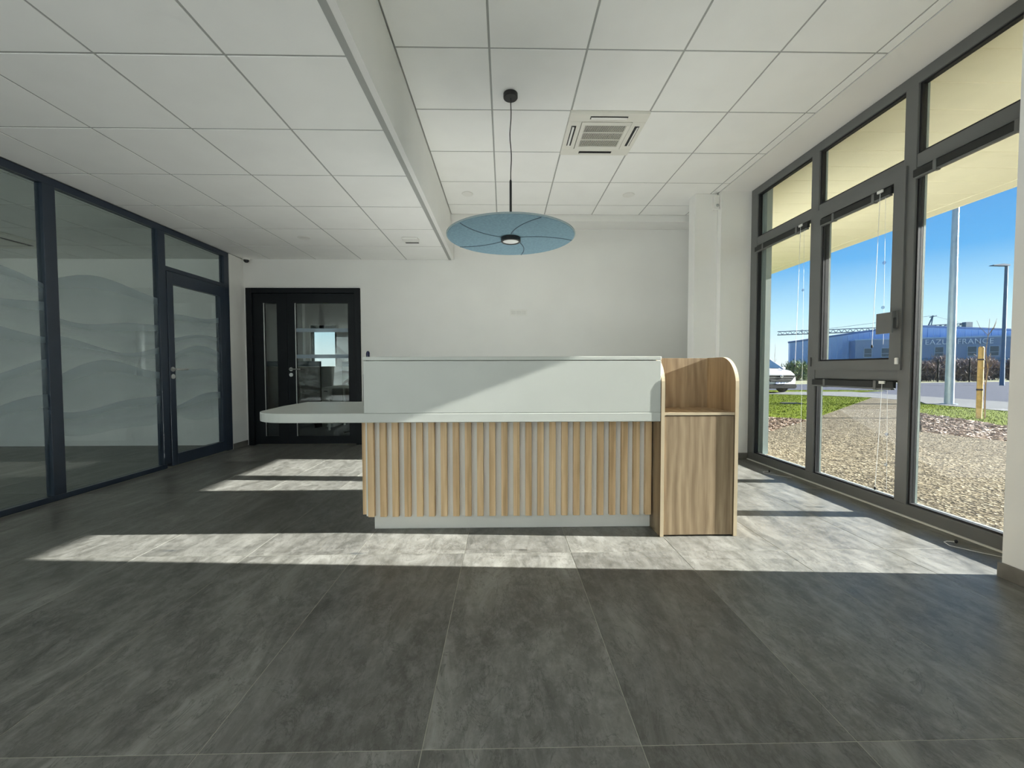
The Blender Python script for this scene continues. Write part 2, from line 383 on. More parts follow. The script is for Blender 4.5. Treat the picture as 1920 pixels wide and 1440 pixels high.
wb = MB()
wb.box(-7.2, -3.425, YB, YB + 0.15, 0, 3.1).box(-3.425, -1.915, YB, YB + 0.15, 2.10, 3.1).box(-1.915, 2.95, YB, YB + 0.15, 0, 3.1)
tag(wb.build('wall_back', 'wall_paint'), 'white painted back wall behind the reception desk', 'wall', kind='structure')
tag(MB().box(XP - 0.06, XP, 5.31, YB - 0.001, 0, HL - 0.004).build('wall_left', 'wall_paint'), 'narrow white wall return between glazed partition and double door', 'wall', kind='structure')
tag(MB().box(2.14, 2.392, 4.65, 4.80, 0, HU - 0.003).build('column', 'wall_paint'), 'slim white column standing in front of the back wall beside the window', 'column', kind='structure')
wr = MB().box(2.40, XW - 0.004, YR, YN, 0, 3.15).box(XW - 0.004, 2.86, YR, YW, 0, 3.15).box(2.394, 2.95, YF, 4.80, 0, 3.15).box(2.62, 2.95, 4.80, YB - 0.001, 0, 3.15).box(2.45, 2.95, YN, YF, HU + 0.16, 3.15)
tag(wr.build('wall_right', 'wall_paint'), 'white wall and deep reveals around the tall window on the right', 'wall', kind='structure')
wq = MB().box(-7.2, 2.86, YR - 0.2, YR, 2.36, 3.15).box(-7.2, -6.6, YR - 0.2, YR, 0, 2.36).box(-3.8, -1.5, YR - 0.2, YR, 0, 2.36).box(-6.6, -3.8, YR - 0.2, YR, 0, 0.3).box(0.5, 2.86, YR - 0.2, YR, 0, 2.36).box(-1.5, 0.5, YR - 0.2, YR, 0, 0.12)  # openings in the unseen rear wall, added to let in fill light
tag(wq.build('wall_rear', 'rear_dark_wall'), 'unseen rear wall behind the viewer, darkened to cut bounce, with added tall glazing', 'wall', kind='structure')
wo_ = MB().box(-7.3, -7.0, YR, -3.5, 0, 3.1).box(-7.3, -7.0, -3.5, YB, 0, 3.1)
tag(wo_.build('wall_office', 'wall_paint'), 'pale office wall seen through the glazed partition', 'wall', kind='structure')
tag(MB().box(-7.3, 2.95, YR - 0.2, YB + 0.15, 3.11, 3.30).build('roof_slab', 'canopy_back'), 'flat roof slab over the reception hall', 'roof', kind='structure')
# rear glazing, unseen, added to bring sky fill into the hall
rg = empty('window_rear_added', (-0.5, YR - 0.1, 0.12)); tag(rg, 'added tall glazing behind the viewer, unseen, for sky fill', 'window', kind='structure')
for k in range(3): bx('mullion', 'window_alu', rg, -1.0 + k * 1.0 - 0.03, -1.0 + k * 1.0 + 0.03, -0.04, 0.04, 0, 2.24)
for k in range(2): bx('pane', 'window_glass', rg, -0.97 + k * 1.0, -0.03 + k * 1.0, -0.004, 0.004, 0, 2.24)

# baseboards
def board(name, label, boxes):
    m = MB()
    for b in boxes: m.box(*b)
    tag(m.build(name, 'plinth_tile', bevel=0.002), label, 'baseboard', kind='structure')
board('baseboard_back', 'grey tile baseboard along the back wall', [(-1.90, 2.61, YB - 0.010, YB, 0.001, 0.07), (2.14, 2.39, 4.640, 4.65, 0.001, 0.07), (2.13, 2.14, 4.64, 4.80, 0.001, 0.07)])
board('baseboard_left', 'grey tile baseboard under the narrow wall return', [(XP, XP + 0.010, 5.31, YB, 0.001, 0.07)])
board('baseboard_far', 'grey tile baseboard on the far window reveal', [(2.384, XW, YF - 0.010, YF, 0.001, 0.07)])
board('baseboard_right', 'grey tile baseboard along the near wall pier', [(2.388, 2.400, YR, YN + 0.010, 0.001, 0.075), (2.400, XW, YN, YN + 0.010, 0.001, 0.075)])

# ------------------------------------------------------------------ glazed partition on the left
pt = empty('wall_partition', (XP - 0.03, 3.0, 0)); tag(pt, 'dark framed glass partition with wavy privacy film on the left', 'partition', kind='structure')
def part(name, mat, y0, y1, z0, z1, x0=-0.03, x1=0.03, par=pt, bevel=0.003):
    return bx(name, mat, par, x0, x1, y0 - 3.0, y1 - 3.0, z0, z1, bevel)
part('head_rail', 'navy_frame', YR, 5.305, 2.415, HL - 0.003)
part('sill_rail', 'navy_frame', YR, 4.28, 0.001, 0.045)
posts = [-1.6, 0.0, 1.62, 3.255, 4.285]
for y in posts: part('post', 'navy_frame', y - 0.045, y + 0.045, 0.045, 2.415)
part('post', 'navy_frame', 5.215, 5.305, 0.001, 2.415)
part('transom', 'navy_frame', 4.33, 5.215, 2.030, 2.075)
def wave_film(y0, y1, zlow, seed, par):
    """thin printed film: overlapping hill bands, each strongest at its crest"""
    rnd = random.Random(seed); n = 28; v = []; f = []; band = []
    tops = []
    z = zlow
    while z < 1.86:
        a1, a2, p1, p2 = rnd.uniform(.05, .09), rnd.uniform(.02, .035), rnd.uniform(0, 6.28), rnd.uniform(0, 6.28)
        tops.append((z, a1, a2, p1, p2)); z += rnd.uniform(.20, .29)
    def h(t, y): return t[0] + t[1] * math.sin(3.1 * y + t[3]) + t[2] * math.sin(6.7 * y + t[4])
    for k in range(len(tops) - 1):
        b = len(v)
        for i in range(n + 1):
            y = y0 + (y1 - y0) * i / n; lo = h(tops[k], y); hi = max(lo + 0.02, h(tops[k + 1], y))
            v += [(0, y - 3.0, lo), (0, y - 3.0, hi)]; band += [0.0, 1.0]
        for i in range(n): f.append((b + 2 * i, b + 2 * i + 2, b + 2 * i + 3, b + 2 * i + 1))
    me = bpy.data.meshes.new('privacy_film'); me.from_pydata(v, [], f)
    at = me.attributes.new('band', 'FLOAT', 'POINT'); at.data.foreach_set('value', band)
    o = obj('privacy_film', me, 'wave_film', par); o.location = (0.012, 0, 0)
    return o
edges = [YR] + posts
for k in range(len(posts)):
    a = edges[k] + (0.045 if k else 0.0); b = edges[k + 1] - 0.045
    pn = part('pane', 'partition_glass', a, b, 0.045, 2.415, -0.005, 0.005, bevel=0)
    if k >= 2: wave_film(a, b, 0.52, 40 + k, pt)
part('pane', 'partition_glass', 4.33, 5.215, 2.075, 2.415, -0.005, 0.005, bevel=0)
d2 = empty('door_2', (XP - 0.03, 3.0, 0)); tag(d2, 'dark blue framed glass office door with steel lever handle', 'door', kind='structure')
part('stile', 'navy_frame', 4.334, 4.412, 0.012, 2.026, -0.022, 0.036, d2); part('stile', 'navy_frame', 5.125, 5.211, 0.012, 2.026, -0.022, 0.036, d2)
part('rail', 'navy_frame', 4.412, 5.125, 0.012, 0.130, -0.022, 0.036, d2); part('rail', 'navy_frame', 4.412, 5.125, 1.905, 2.026, -0.022, 0.036, d2)
part('pane', 'partition_glass', 4.412, 5.125, 0.130, 1.905, -0.003, 0.005, d2, 0)
wave_film(4.415, 5.122, 0.50, 77, d2)
def lever(par, at, out, along):
    """door lever: rose, neck, bar and a lock rose below it; 'out' points to the room"""
    o_, a_ = Vector(out), Vector(along); p = Vector(at)
    ax = 'X' if abs(out[0]) > 0.5 else 'Y'; sgn = out[0] if ax == 'X' else out[1]
    m = MB().lathe([(0.001, 0.0), (0.025, 0.0), (0.025, 0.007 * sgn), (0.001, 0.008 * sgn)], p, 20, ax)
    r = m.build('handle', 'steel', par, smooth=True)
    MB().tube([p + o_ * 0.005, p + o_ * 0.045, p + o_ * 0.052 + a_ * 0.02, p + o_ * 0.052 + a_ * 0.14], 0.009, 10).build('lever', 'steel', r, smooth=True)
    p2 = p + Vector((0, 0, -0.075))
    l = MB().lathe([(0.001, 0.0), (0.025, 0.0), (0.025, 0.007 * sgn), (0.001, 0.008 * sgn)], p2, 20, ax).build('lock', 'steel', par, smooth=True)
    MB().lathe([(0.001, 0.0082 * sgn), (0.008, 0.0082 * sgn), (0.008, 0.011 * sgn), (0.001, 0.011 * sgn)], p2, 12, ax).build('cylinder', 'steel', l)
lever(d2, (0.036, 4.372 - 3.0, 1.018), (1, 0, 0), (0, 1, 0))

# ------------------------------------------------------------------ double door in the back wall
d1 = empty('door_1', (-2.67, YB, 0)); tag(d1, 'black framed glass double door in the back wall', 'door', kind='structure')
def dp(name, mat, x0, x1, z0, z1, y0=-0.02, y1=0.09, par=d1, bevel=0.003):
    return bx(name, mat, par, x0 + 2.67, x1 + 2.67, y0, y1, z0, z1, bevel)
dp('frame_jamb', 'anthracite', -3.42, -3.345, 0.001, 2.095); dp('frame_jamb', 'anthracite', -1.99, -1.92, 0.001, 2.095)
dp('frame_head', 'anthracite', -3.345, -1.99, 2.03, 2.095)
def leaf(x0, x1, g0, g1, strips):
    L = MB().box(x0 + 2.67, g0 + 2.67, 0.008, 0.062, 0.012, 2.025).box(g1 + 2.67, x1 + 2.67, 0.008, 0.062, 0.012, 2.025) \
        .box(g0 + 2.67, g1 + 2.67, 0.008, 0.062, 0.012, 0.118).box(g0 + 2.67, g1 + 2.67, 0.008, 0.062, 1.90, 2.025).build('leaf', 'anthracite', d1)
    dp('pane', 'partition_glass', g0, g1, 0.118, 1.90, 0.030, 0.038, L, 0)
    dp('glazing_bead', 'steel', g0, g0 + 0.006, 0.118, 1.90, 0.0055, 0.020, L, 0)
    for z0, z1 in strips:
        s_ = dp('frosted_strip', 'frost_strip', g0 + 0.006, g1, z0, z1, 0.026, 0.029, L, 0)
    return L
leaf(-3.343, -2.898, -3.205, -3.030, [])
leaf(-2.894, -1.992, -2.790, -2.088, [(1.515, 1.565), (1.165, 1.215)])
lever(d1, (-2.852 + 2.67, 0.008, 1.018), (0, -1, 0), (1, 0, 0))

# ------------------------------------------------------------------ window wall on the right
w1 = empty('window_1', (XW, 3.26, 0)); tag(w1, 'tall grey aluminium window wall with three bays on the right', 'window', kind='structure')
def wp(name, mat, y0, y1, z0, z1, x0=0.0, x1=0.05, par=w1, bevel=0.003):
    return bx(name, mat, par, x0, x1, y0 - 3.26, y1 - 3.26, z0, z1, bevel)
M1, M2 = (3.585, 3.672), (2.732, 2.818)      # mullions
wp('head_rail', 'window_alu', YW, YF, 2.885, HU - 0.005); wp('sill_rail', 'window_alu', YW, YF, 0.001, 0.088)
wp('jamb', 'window_alu', 4.46, YF, 0.088, 2.885); wp('jamb', 'window_alu', YW, 1.915, 0.088, 2.885)
for a, b in (M1, M2): wp('mullion', 'window_alu', a, b, 0.088, 2.885, -0.003)
bays = [(M1[1], 4.46), (M2[1], M1[0]), (1.915, M2[0])]
for a, b in bays: wp('transom', 'window_alu', a, b, 2.335, 2.425, 0.002)
wp('transom', 'window_alu', M2[1], M1[0], 0.925, 1.005, 0.002)
def glazed(a, b, z0, z1, par=w1, x=0.030, xb=0.046):
    m = MB()
    e = 0.012
    for q in ((a, a + e, z0, z1), (b - e, b, z0, z1), (a + e, b - e, z0, z0 + e), (a + e, b - e, z1 - e, z1)):
        m.box(x - 0.018, xb, q[0] - 3.26, q[1] - 3.26, q[2], q[3])
    g = m.build('gasket', 'gasket', par)
    wp('pane', 'window_glass', a + e, b - e, z0 + e, z1 - e, x - 0.004, x + 0.004, g, 0)
    m = MB()
    for q in ((a, a + 0.010, z0, z1), (b - 0.010, b, z0, z1)):
        m.box(0.051, 0.066, q[0] - 3.26, q[1] - 3.26, q[2], q[3])
    m.build('outer_cap', 'alu_outer', par)
for k, (a, b) in enumerate(bays):
    glazed(a, b, 2.425, 2.885)
    if k != 1: glazed(a, b, 0.088, 2.335)
a, b = bays[1]
glazed(a, b, 0.088, 0.925)
sash = MB()
for q in ((a - 0.03, a + 0.055, 1.000, 2.375), (b - 0.055, b + 0.03, 1.000, 2.375), (a + 0.055, b - 0.055, 1.000, 1.075), (a + 0.055, b - 0.055, 2.295, 2.375)):
    sash.box(-0.016, 0.036, q[0] - 3.26, q[1] - 3.26, q[2], q[3])
sash = sash.build('sash', 'window_alu', w1)
glazed(a + 0.055, b - 0.055, 1.075, 2.295, sash, 0.016, 0.050)
MB().box(-0.030, -0.016, a - 0.012 - 3.26, a + 0.022 - 3.26, 1.29, 1.41).box(-0.058, -0.030, a - 0.008 - 3.26, a + 0.018 - 3.26, 1.36, 1.40) \
    .box(-0.066, -0.052, a - 0.01 - 3.26, a + 0.11 - 3.26, 1.255, 1.40).build('sash_handle', 'window_alu', w1, 0.003)
bx('hinge', 'window_alu', w1, -0.030, -0.016, b + 0.02 - 3.26, b + 0.04 - 3.26, 1.03, 1.11, 0.002)
bx('catch', 'white_plastic', w1, -0.030, -0.016, a - 0.02 - 3.26, a + 0.0 - 3.26, 1.04, 1.085, 0.003)
bx('floor_seal', 'strip_white', w1, -0.012, 0.0, YN + 0.011 - 3.26, YF - 0.011 - 3.26, 0.001, 0.010)
bx('outer_jamb', 'alu_outer', w1, 0.067, 0.125, 4.40 - 3.26, YF - 0.002 - 3.26, 0.088, 2.95)
bx('outer_sill', 'alu_outer', w1, 0.067, 0.14, YN - 3.26, 4.40 - 3.26, 0.02, 0.075)

def blind(label, a, b, z, x=-0.030, cord_len=1.2, wand=False):
    """rolled-up blind at the top of a pane: head box, brackets, cord with a knob"""
    r = empty('window_blind', (XW + x, (a + b) / 2, z)); tag(r, label, 'blind', 'rolled-up window blinds')
    h = (b - a) / 2
    bx('head_box', 'blind_fabric', r, 0, 0.026, -h, h, 0.0, 0.048, 0.004)
    bx('bottom_bar', 'window_alu', r, 0.001, 0.026, -h + 0.01, h - 0.01, -0.012, -0.001, 0.002)
    for y in (-h + 0.14, h - 0.14):
        MB().box(-0.004, 0.029, y - 0.011, y + 0.011, -0.016, 0.052).build('bracket', 'window_alu', r, 0.002)
    yc = -h + 0.075
    bx('cord_clip', 'white_plastic', r, -0.012, -0.001, yc - 0.022, yc + 0.022, 0.030, 0.050, 0.002)
    MB().tube([(-0.006, yc, 0.035), (-0.008, yc + 0.012, -cord_len * 0.5), (-0.008, yc + 0.030, -cord_len)], 0.0015, 6).build('pull_cord', 'cord_white', r, smooth=True)
    MB().lathe([(0.001, 0.012), (0.006, 0.008), (0.007, -0.004), (0.004, -0.012), (0.001, -0.013)], (-0.008, yc + 0.030, -cord_len - 0.01), 12).build('knob', 'gasket', r, smooth=True)
    MB().tube([(0.006, yc - 0.030, 0.0), (0.006, yc - 0.045, -cord_len * 0.9), (0.006, yc - 0.045, -cord_len * (1.0 if z < 2.26 else 1.5))], 0.0010, 6).build('lift_cord', 'cord_white', r, smooth=True)
    for q in (0.45, 0.75):
        MB().lathe([(0.004, -0.004), (0.011, -0.004), (0.011, 0.004), (0.004, 0.004)], (-0.004, yc - 0.045, -cord_len * q), 14, 'X').build('cord_guide', 'clear_plastic', r, smooth=True)
blind('rolled-up dark blind on the far bay of the window wall', M1[1] + 0.005, 4.455, 2.268, cord_len=1.22)
blind('rolled-up dark blind at the top of the opening casement', M2[1] + 0.060, M1[0] - 0.058, 2.232, -0.032, 1.05)
blind('rolled-up dark blind on the near bay beside the wall pier', 2.03, M2[0] - 0.005, 2.268, cord_len=1.3)
blind('rolled-up dark blind under the casement on the low middle pane', M2[1] + 0.005, M1[0] - 0.005, 0.872, -0.030, 0.72)
# cord weights lying on the floor by the window
for k, (x, y, lab) in enumerate([(2.60, 2.30, 'small cord weight on the floor by the near bay'), (2.58, 3.95, 'small cord weight on the floor by the far bay')]):
    r = empty('cord_weight', (x, y, 0.0)); tag(r, lab, 'cord weight', 'cord ends on the floor')
    MB().lathe([(0.001, 0.0), (0.006, 0.004), (0.008, 0.015), (0.004, 0.022), (0.001, 0.022)], (0, 0, 0.002), 12).build('weight', 'gasket', r, smooth=True)
    MB().tube([(0.0, 0.0, 0.012), (-0.02, 0.03, 0.004), (-0.05, 0.02, 0.004), (-0.07, -0.03, 0.004), (0.0, -0.12, 0.004), (0.08, -0.2, 0.004)], 0.0018, 6).build('loose_cord', 'cord_white', r, smooth=True)

# ================================================================== RECEPTION DESK
dk = empty('reception_desk', (0, 2.47, 0)); tag(dk, 'white reception desk with vertical oak slats and long rounded worktop', 'desk')
def P(x, y, z): return (x, y - 2.47, z)
def arc(cx, cy, rx, ry, a0, a1, n=10):
    return [(cx + rx * math.cos(a0 + (a1 - a0) * i / n), cy + ry * math.sin(a0 + (a1 - a0) * i / n)) for i in range(n + 1)]
top = [(0.934, -0.028), (0.934, 0.89), (-1.58, 0.89)] + [(-1.575, 0.5)] + arc(-1.28, 0.20, 0.25, 0.228, PI, 1.5 * PI, 10)
MB().prism(top, 'Z', 0.6965, 0.752).build('worktop', 'white_laminate', dk, bevel=0.004)
bx('front_panel', 'white_laminate', dk, -0.825, 0.933, -0.0275, 0.0, 0.7525, 1.0605, 0.002)
bx('top_cap', 'white_laminate', dk, -0.827, 0.934, -0.0285, 0.16, 1.0635, 1.085, 0.002)
bx('cap_support', 'white_laminate', dk, -0.82, 0.93, 0.12, 0.148, 0.7525, 1.0635, 0)
bx('backing_panel', 'white_board', dk, -0.865, 0.933, 0.115, 0.135, 0.090, 0.694, 0.001)
bx('side_panel', 'white_board', dk, -0.865, -0.845, 0.135, 0.85, 0.090, 0.694, 0.001)
bx('back_panel', 'white_laminate', dk, -0.845, 0.92, 0.80, 0.82, 0.0, 0.694, 0.001)
bx('plinth', 'white_board', dk, -0.822, 0.933, 0.138, 0.78, 0.001, 0.0895, 0.001)
sm = MB().box(-0.0195, 0.0195, -0.014, 0.014, -0.2995, 0.2995).mesh('slat'); sm.materials.append(MATS['oak_slat'])
for k in range(24):
    o = obj('slat', sm, None, dk, 0.0015); o.location = P(-0.8265 + k * 0.0752, 2.570, 0.3935)
for k in range(9):
    o = obj('slat', sm, None, dk, 0.0015); o.location = P(-0.8795, 2.622 + k * 0.083, 0.3935 + 0.0005); o.rotation_euler = (0, 0, PI / 2)

cb = empty('display_cabinet', (1.168, 2.44, 0)); tag(cb, 'oak cabinet with open rounded niche and door at the end of the desk', 'cabinet')
prof = [(0.0, 0.0), (0.0, 0.90)] + [(0.17 + 0.17 * math.cos(a), 0.915 + 0.168 * math.sin(a)) for a in [PI - 0.5 * PI * i / 12 for i in range(1, 13)]] + [(0.362, 1.083), (0.362, 0.0)]
prof = [(y, z + 0.001) for y, z in prof]
for xa, xb in ((0.9355, 0.957), (1.381, 1.402)):
    s_ = MB().prism(prof, 'X', -(xb - xa) / 2, (xb - xa) / 2).build('side_panel', 'oak', cb); s_.location = ((xa + xb) / 2 - 1.168, 0, 0)
    e_ = MB(); n_ = prof[:-2]
    ring = [[(-(xb - xa) / 2, y - 0.0012 * (1 if i < 14 else 0), z), ((xb - xa) / 2, y - 0.0012 * (1 if i < 14 else 0), z), ((xb - xa) / 2, y + 0.002, z + 0.0012), (-(xb - xa) / 2, y + 0.002, z + 0.0012)] for i, (y, z) in enumerate(n_)]
    e_.quad_grid([[(r[0][0], r[0][1], r[0][2]), (r[1][0], r[1][1], r[1][2])] for r in ring], close=False, cap=False)
    ed = e_.build('edge_band', 'edge_band', s_)
def cp(name, mat, x0, x1, y0, y1, z0, z1, bevel=0.001, par=cb): return bx(name, mat, par, x0 - 1.168, x1 - 1.168, y0 - 2.44, y1 - 2.44, z0, z1, bevel)
cp('back_panel', 'oak', 0.957, 1.381, 2.785, 2.800, 0.001, 1.083)
cp('shelf', 'oak', 0.9575, 1.3805, 2.446, 2.7845, 0.7335, 0.750)
cp('shelf_edge', 'edge_band', 0.9575, 1.3805, 2.4435, 2.4455, 0.7335, 0.750, 0)
cp('door', 'oak', 0.9605, 1.3775, 2.445, 2.463, 0.010, 0.7285)
cp('bottom_board', 'oak', 0.9575, 1.3805, 2.465, 2.7845, 0.001, 0.018)

bt = empty('bottle', (-0.945, 2.90, 0.7525)); tag(bt, 'slim dark blue bottle peeking above the left end of the desk', 'bottle')
MB().lathe([(0.001, 0), (0.032, 0), (0.034, 0.01), (0.034, 0.22), (0.026, 0.27), (0.013, 0.31), (0.011, 0.345), (0.001, 0.345)], (0, 0, 0), 20).build('body', 'bottle_blue', bt, smooth=True)
MB().lathe([(0.001, 0.3455), (0.0125, 0.3455), (0.0125, 0.372), (0.008, 0.384), (0.001, 0.387)], (0, 0, 0), 20).build('cap', 'bottle_blue', bt, smooth=True)

# ================================================================== CEILING FITTINGS AND SMALL THINGS
pl = empty('pendant_lamp', (0.051, 3.012, HU)); tag(pl, 'round slate-blue felt pendant lamp hanging above the desk', 'lamp')
MB().lathe([(0.001, -0.001), (0.051, -0.001), (0.051, -0.028), (0.048, -0.032), (0.001, -0.032)], (0, 0, 0), 32).build('ceiling_rose', 'black_metal', pl, smooth=True)
cab = [(0.001 + 0.006 * math.sin(i * 0.9) * math.sin(PI * i / 12), 0, -0.03 - 0.585 * i / 12) for i in range(13)]
MB().tube(cab, 0.0035, 8).build('cable', 'black_metal', pl, smooth=True)
MB().lathe([(0.003, -0.60), (0.006, -0.602), (0.0085, -0.612), (0.0085, -0.985), (0.003, -0.986)], (0, 0, 0), 14).build('rod', 'black_metal', pl, smooth=True)
dz = 1.955 - HU
R = 0.456
disc = MB().lathe([(0.004, dz + 0.020), (R - 0.02, dz + 0.020), (R - 0.006, dz + 0.017), (R, dz + 0.009), (R - 0.006, dz + 0.001), (R - 0.02, dz), (0.004, dz)], (0, 0, 0), 72).build('shade', 'felt_blue', pl, smooth=True)
MB().lathe([(R - 0.001, dz + 0.004), (R + 0.0035, dz + 0.006), (R + 0.0035, dz + 0.012), (R - 0.001, dz + 0.014)], (0, 0, 0), 72).build('piping', 'felt_edge', disc, smooth=True)
for k in range(5):
    a0 = -1.57 + k * 2 * PI / 5
    pts = []
    for i in range(11):
        t_ = i / 10; r_ = 0.066 + (R - 0.075) * t_; a_ = a0 + 0.42 * t_
        pts.append((r_ * math.cos(a_), r_ * math.sin(a_), dz - 0.0005))
    MB().tube(pts, 0.0035, 6).build('seam', 'felt_seam', disc, smooth=True)
hub = MB().lathe([(0.050, dz - 0.001), (0.071, dz - 0.001), (0.071, dz - 0.027), (0.066, dz - 0.031), (0.058, dz - 0.031), (0.056, dz - 0.022), (0.050, dz - 0.020)], (0, 0, 0), 40).build('light_ring', 'black_metal', pl, smooth=True)
MB().lathe([(0.001, dz - 0.026), (0.057, dz - 0.026), (0.057, dz - 0.018), (0.001, dz - 0.018)], (0, 0, 0), 40).build('lens', 'lens_white', hub, smooth=True)

ac = empty('air_conditioner', (0.8151, 3.4973, HU)); tag(ac, 'square ceiling cassette air conditioner with central grille', 'air conditioner')
m = MB(); S = 0.305; q_ = 0.200
for b in ((-S, S, -S, -q_), (-S, S, q_, S), (-S, -q_, -q_, q_), (q_, S, -q_, q_)): m.box(*b, -0.022, 0.03)
m.build('fascia', 'cassette_plastic', ac, bevel=0.003)
m = MB()
for b in ((-q_ + .004, q_ - .004, -q_ + .004, -0.155), (-q_ + .004, q_ - .004, 0.155, q_ - .004), (-q_ + .004, -0.165, -0.155, 0.155), (0.165, q_ - .004, -0.155, 0.155)): m.box(*b, -0.026, 0.0)
g = m.build('grille_frame', 'cassette_plastic', ac, bevel=0.002)
MB().box(-0.165, 0.165, -0.155, 0.155, -0.017, -0.014).build('grille_back', 'dark_slot', g)
for k in range(33):
    x = -0.160 + k * 0.010
    MB().box(x - 0.0019, x + 0.0019, -0.155, 0.155, -0.022, -0.0195).build('slat', 'cassette_plastic', g)
for y in (-0.052, 0.052): MB().box(-0.165, 0.165, y - 0.004, y + 0.004, -0.024, -0.005).build('crossbar', 'cassette_plastic', g)
for k, (dx, dy) in enumerate(((0, -1), (0, 1), (-1, 0), (1, 0))):
    cx, cy = dx * 0.253, dy * 0.253
    w_, d_ = (0.145, 0.019) if dx == 0 else (0.019, 0.145)
    s_ = MB().box(cx - w_, cx + w_, cy - d_, cy + d_, -0.0228, -0.0222).build('outlet', 'dark_slot', ac)
    w2, d2_ = (0.140, 0.008) if dx == 0 else (0.008, 0.140)
    fl = MB().box(-w2, w2, -d2_, d2_, -0.001, 0.001).build('flap', 'white_plastic', s_); fl.location = (cx + dx * 0.004, cy + dy * 0.004, -0.030)
    fl.rotation_euler = (0.35 * dy, -0.35 * dx, 0)

def downlight(label, x, y, z):
    r = empty('downlight', (x, y, z)); tag(r, label, 'light', 'recessed ceiling downlights')
    MB().lathe([(0.050, 0.0), (0.062, 0.0), (0.066, -0.003), (0.060, -0.007), (0.052, -0.004)], (0, 0, -0.0005), 32).build('ring', 'white_plastic', r, smooth=True)
    MB().lathe([(0.001, -0.003), (0.053, -0.003), (0.053, -0.001), (0.001, -0.001)], (0, 0, 0), 32).build('lens', 'lens_white', r, smooth=True)
downlight('round white downlight in the higher ceiling left of the pendant rod', -0.401, 4.69, HU)
downlight('round white downlight in the higher ceiling beyond the air conditioner', 1.402, 4.69, HU)
downlight('round white downlight in the lower ceiling near the double door', -2.213, 4.683, HL)
vt = empty('ceiling_vent', (-1.04, 4.72, HL)); tag(vt, 'small white square air vent in the lower ceiling', 'vent')
MB().prism([(-0.085, -0.075), (0.085, -0.075), (0.095, 0.0), (0.07, 0.085), (-0.07, 0.085), (-0.095, 0.0)], 'Z', -0.022, -0.0005).build('cover', 'white_plastic', vt, bevel=0.006)
bx('slot', 'dark_slot', vt, -0.075, 0.075, 0.05, 0.075, -0.026, -0.0225)
dc = empty('dome_camera', (-3.375, 5.545, HL)); tag(dc, 'small black and white dome camera in the ceiling corner above the double door', 'camera')
MB().lathe([(0.001, 0), (0.042, 0), (0.042, -0.018), (0.034, -0.024), (0.001, -0.024)], (0, 0, -0.001), 24).build('base', 'white_plastic', dc, smooth=True)
MB().lathe([(0.033, -0.025), (0.033, -0.032), (0.027, -0.048), (0.014, -0.058), (0.001, -0.061)], (0, 0, 0), 24).build('dome', 'black_metal', dc, smooth=True)
ms = empty('motion_sensor', (2.375, 4.632, 2.78)); tag(ms, 'white motion sensor high on the column beside the window', 'sensor')
MB().prism([(-0.045, -0.03), (0.016, -0.03), (0.016, 0.015), (-0.045, 0.015)], 'Z', 0.0, 0.155).build('housing', 'white_plastic', ms, bevel=0.006)
MB().lathe([(0.001, -0.006), (0.014, -0.004), (0.018, 0.0)], (-0.006, -0.0305, 0.04), 16, 'Y').build('lens', 'grid_bar', ms, smooth=True)
sp = empty('socket_plate', (0.198, YB, 1.773)); tag(sp, 'white triple socket plate on the back wall above the desk', 'socket')
MB().box(-0.115, 0.115, -0.009, -0.001, -0.042, 0.042).build('plate', 'white_plastic', sp, bevel=0.003)
for k in range(3):
    bx('module', 'strip_white', sp, -0.098 + k * 0.068, -0.038 + k * 0.068, -0.0115, -0.009, -0.024, 0.024, 0.002)

# ================================================================== OFFICE BEHIND THE DOUBLE DOOR
Y0 = YB + 0.15
of = MB().box(-6.2, 1.0, Y0, 9.8, -0.1, 0.0).build('floor_office', 'carpet_dark'); tag(of, 'dark carpet floor of the office behind the double door', 'floor', kind='structure')
oc = MB().box(-6.2, 1.0, Y0, 9.8, 2.50, 2.6).build('ceiling_office', 'ceiling_tile'); tag(oc, 'pale ceiling of the office behind the double door', 'ceiling', kind='structure')
om = MB().box(-6.2, -4.40, 9.5, 9.7, 0, 2.5).box(-3.80, 1.0, 9.5, 9.7, 0, 2.5).box(-4.40, -3.80, 9.5, 9.7, 0, 0.95).box(-4.40, -3.80, 9.5, 9.7, 2.02, 2.5)
om.box(-6.2, -6.0, Y0, 9.5, 0, 2.5).box(0.8, 1.0, Y0, 9.5, 0, 2.5)
tag(om.build('wall_office_rear', 'wall_paint'), 'walls of the office behind the double door', 'wall', kind='structure')
tag(MB().box(-4.62, -4.50, 9.38, 9.498, 0, 2.495).build('column_office', 'wall_paint'), 'white column beside the office window behind the double door', 'column', kind='structure')
w2 = empty('window_2', (-4.10, 9.58, 0.95)); tag(w2, 'bright office window seen through the double door', 'window', kind='structure')
m = MB().box(-0.30, -0.245, -0.03, 0.03, 0, 1.07).box(0.245, 0.30, -0.03, 0.03, 0, 1.07).box(-0.245, 0.245, -0.03, 0.03, 0, 0.05).box(-0.245, 0.245, -0.03, 0.03, 1.0, 1.07)
m.build('frame', 'anthracite', w2); bx('pane', 'window_glass', w2, -0.245, 0.245, -0.004, 0.004, 0.05, 1.0)
def desk_screen(label, x0, x1, y):
    r = empty('desk_screen', ((x0 + x1) / 2, y, 0.0)); tag(r, label, 'desk screen'); h = (x1 - x0) / 2
    bx('panel', 'taupe_screen', r, -h, h, -0.02, 0.02, 0.30, 1.07, 0.004); bx('upper_panel', 'blue_screen', r, -h, h, -0.02, 0.02, 1.071, 1.16, 0.004)
    for x in (-h + 0.06, h - 0.06): bx('foot', 'anthracite', r, x - 0.02, x + 0.02, -0.12, 0.12, 0.0, 0.30)
desk_screen('taupe desk screen behind the wide pane of the double door', -4.6, -3.22, 7.35)
desk_screen('taupe desk screen right of the white drawer unit', -3.00, -1.9, 7.75)
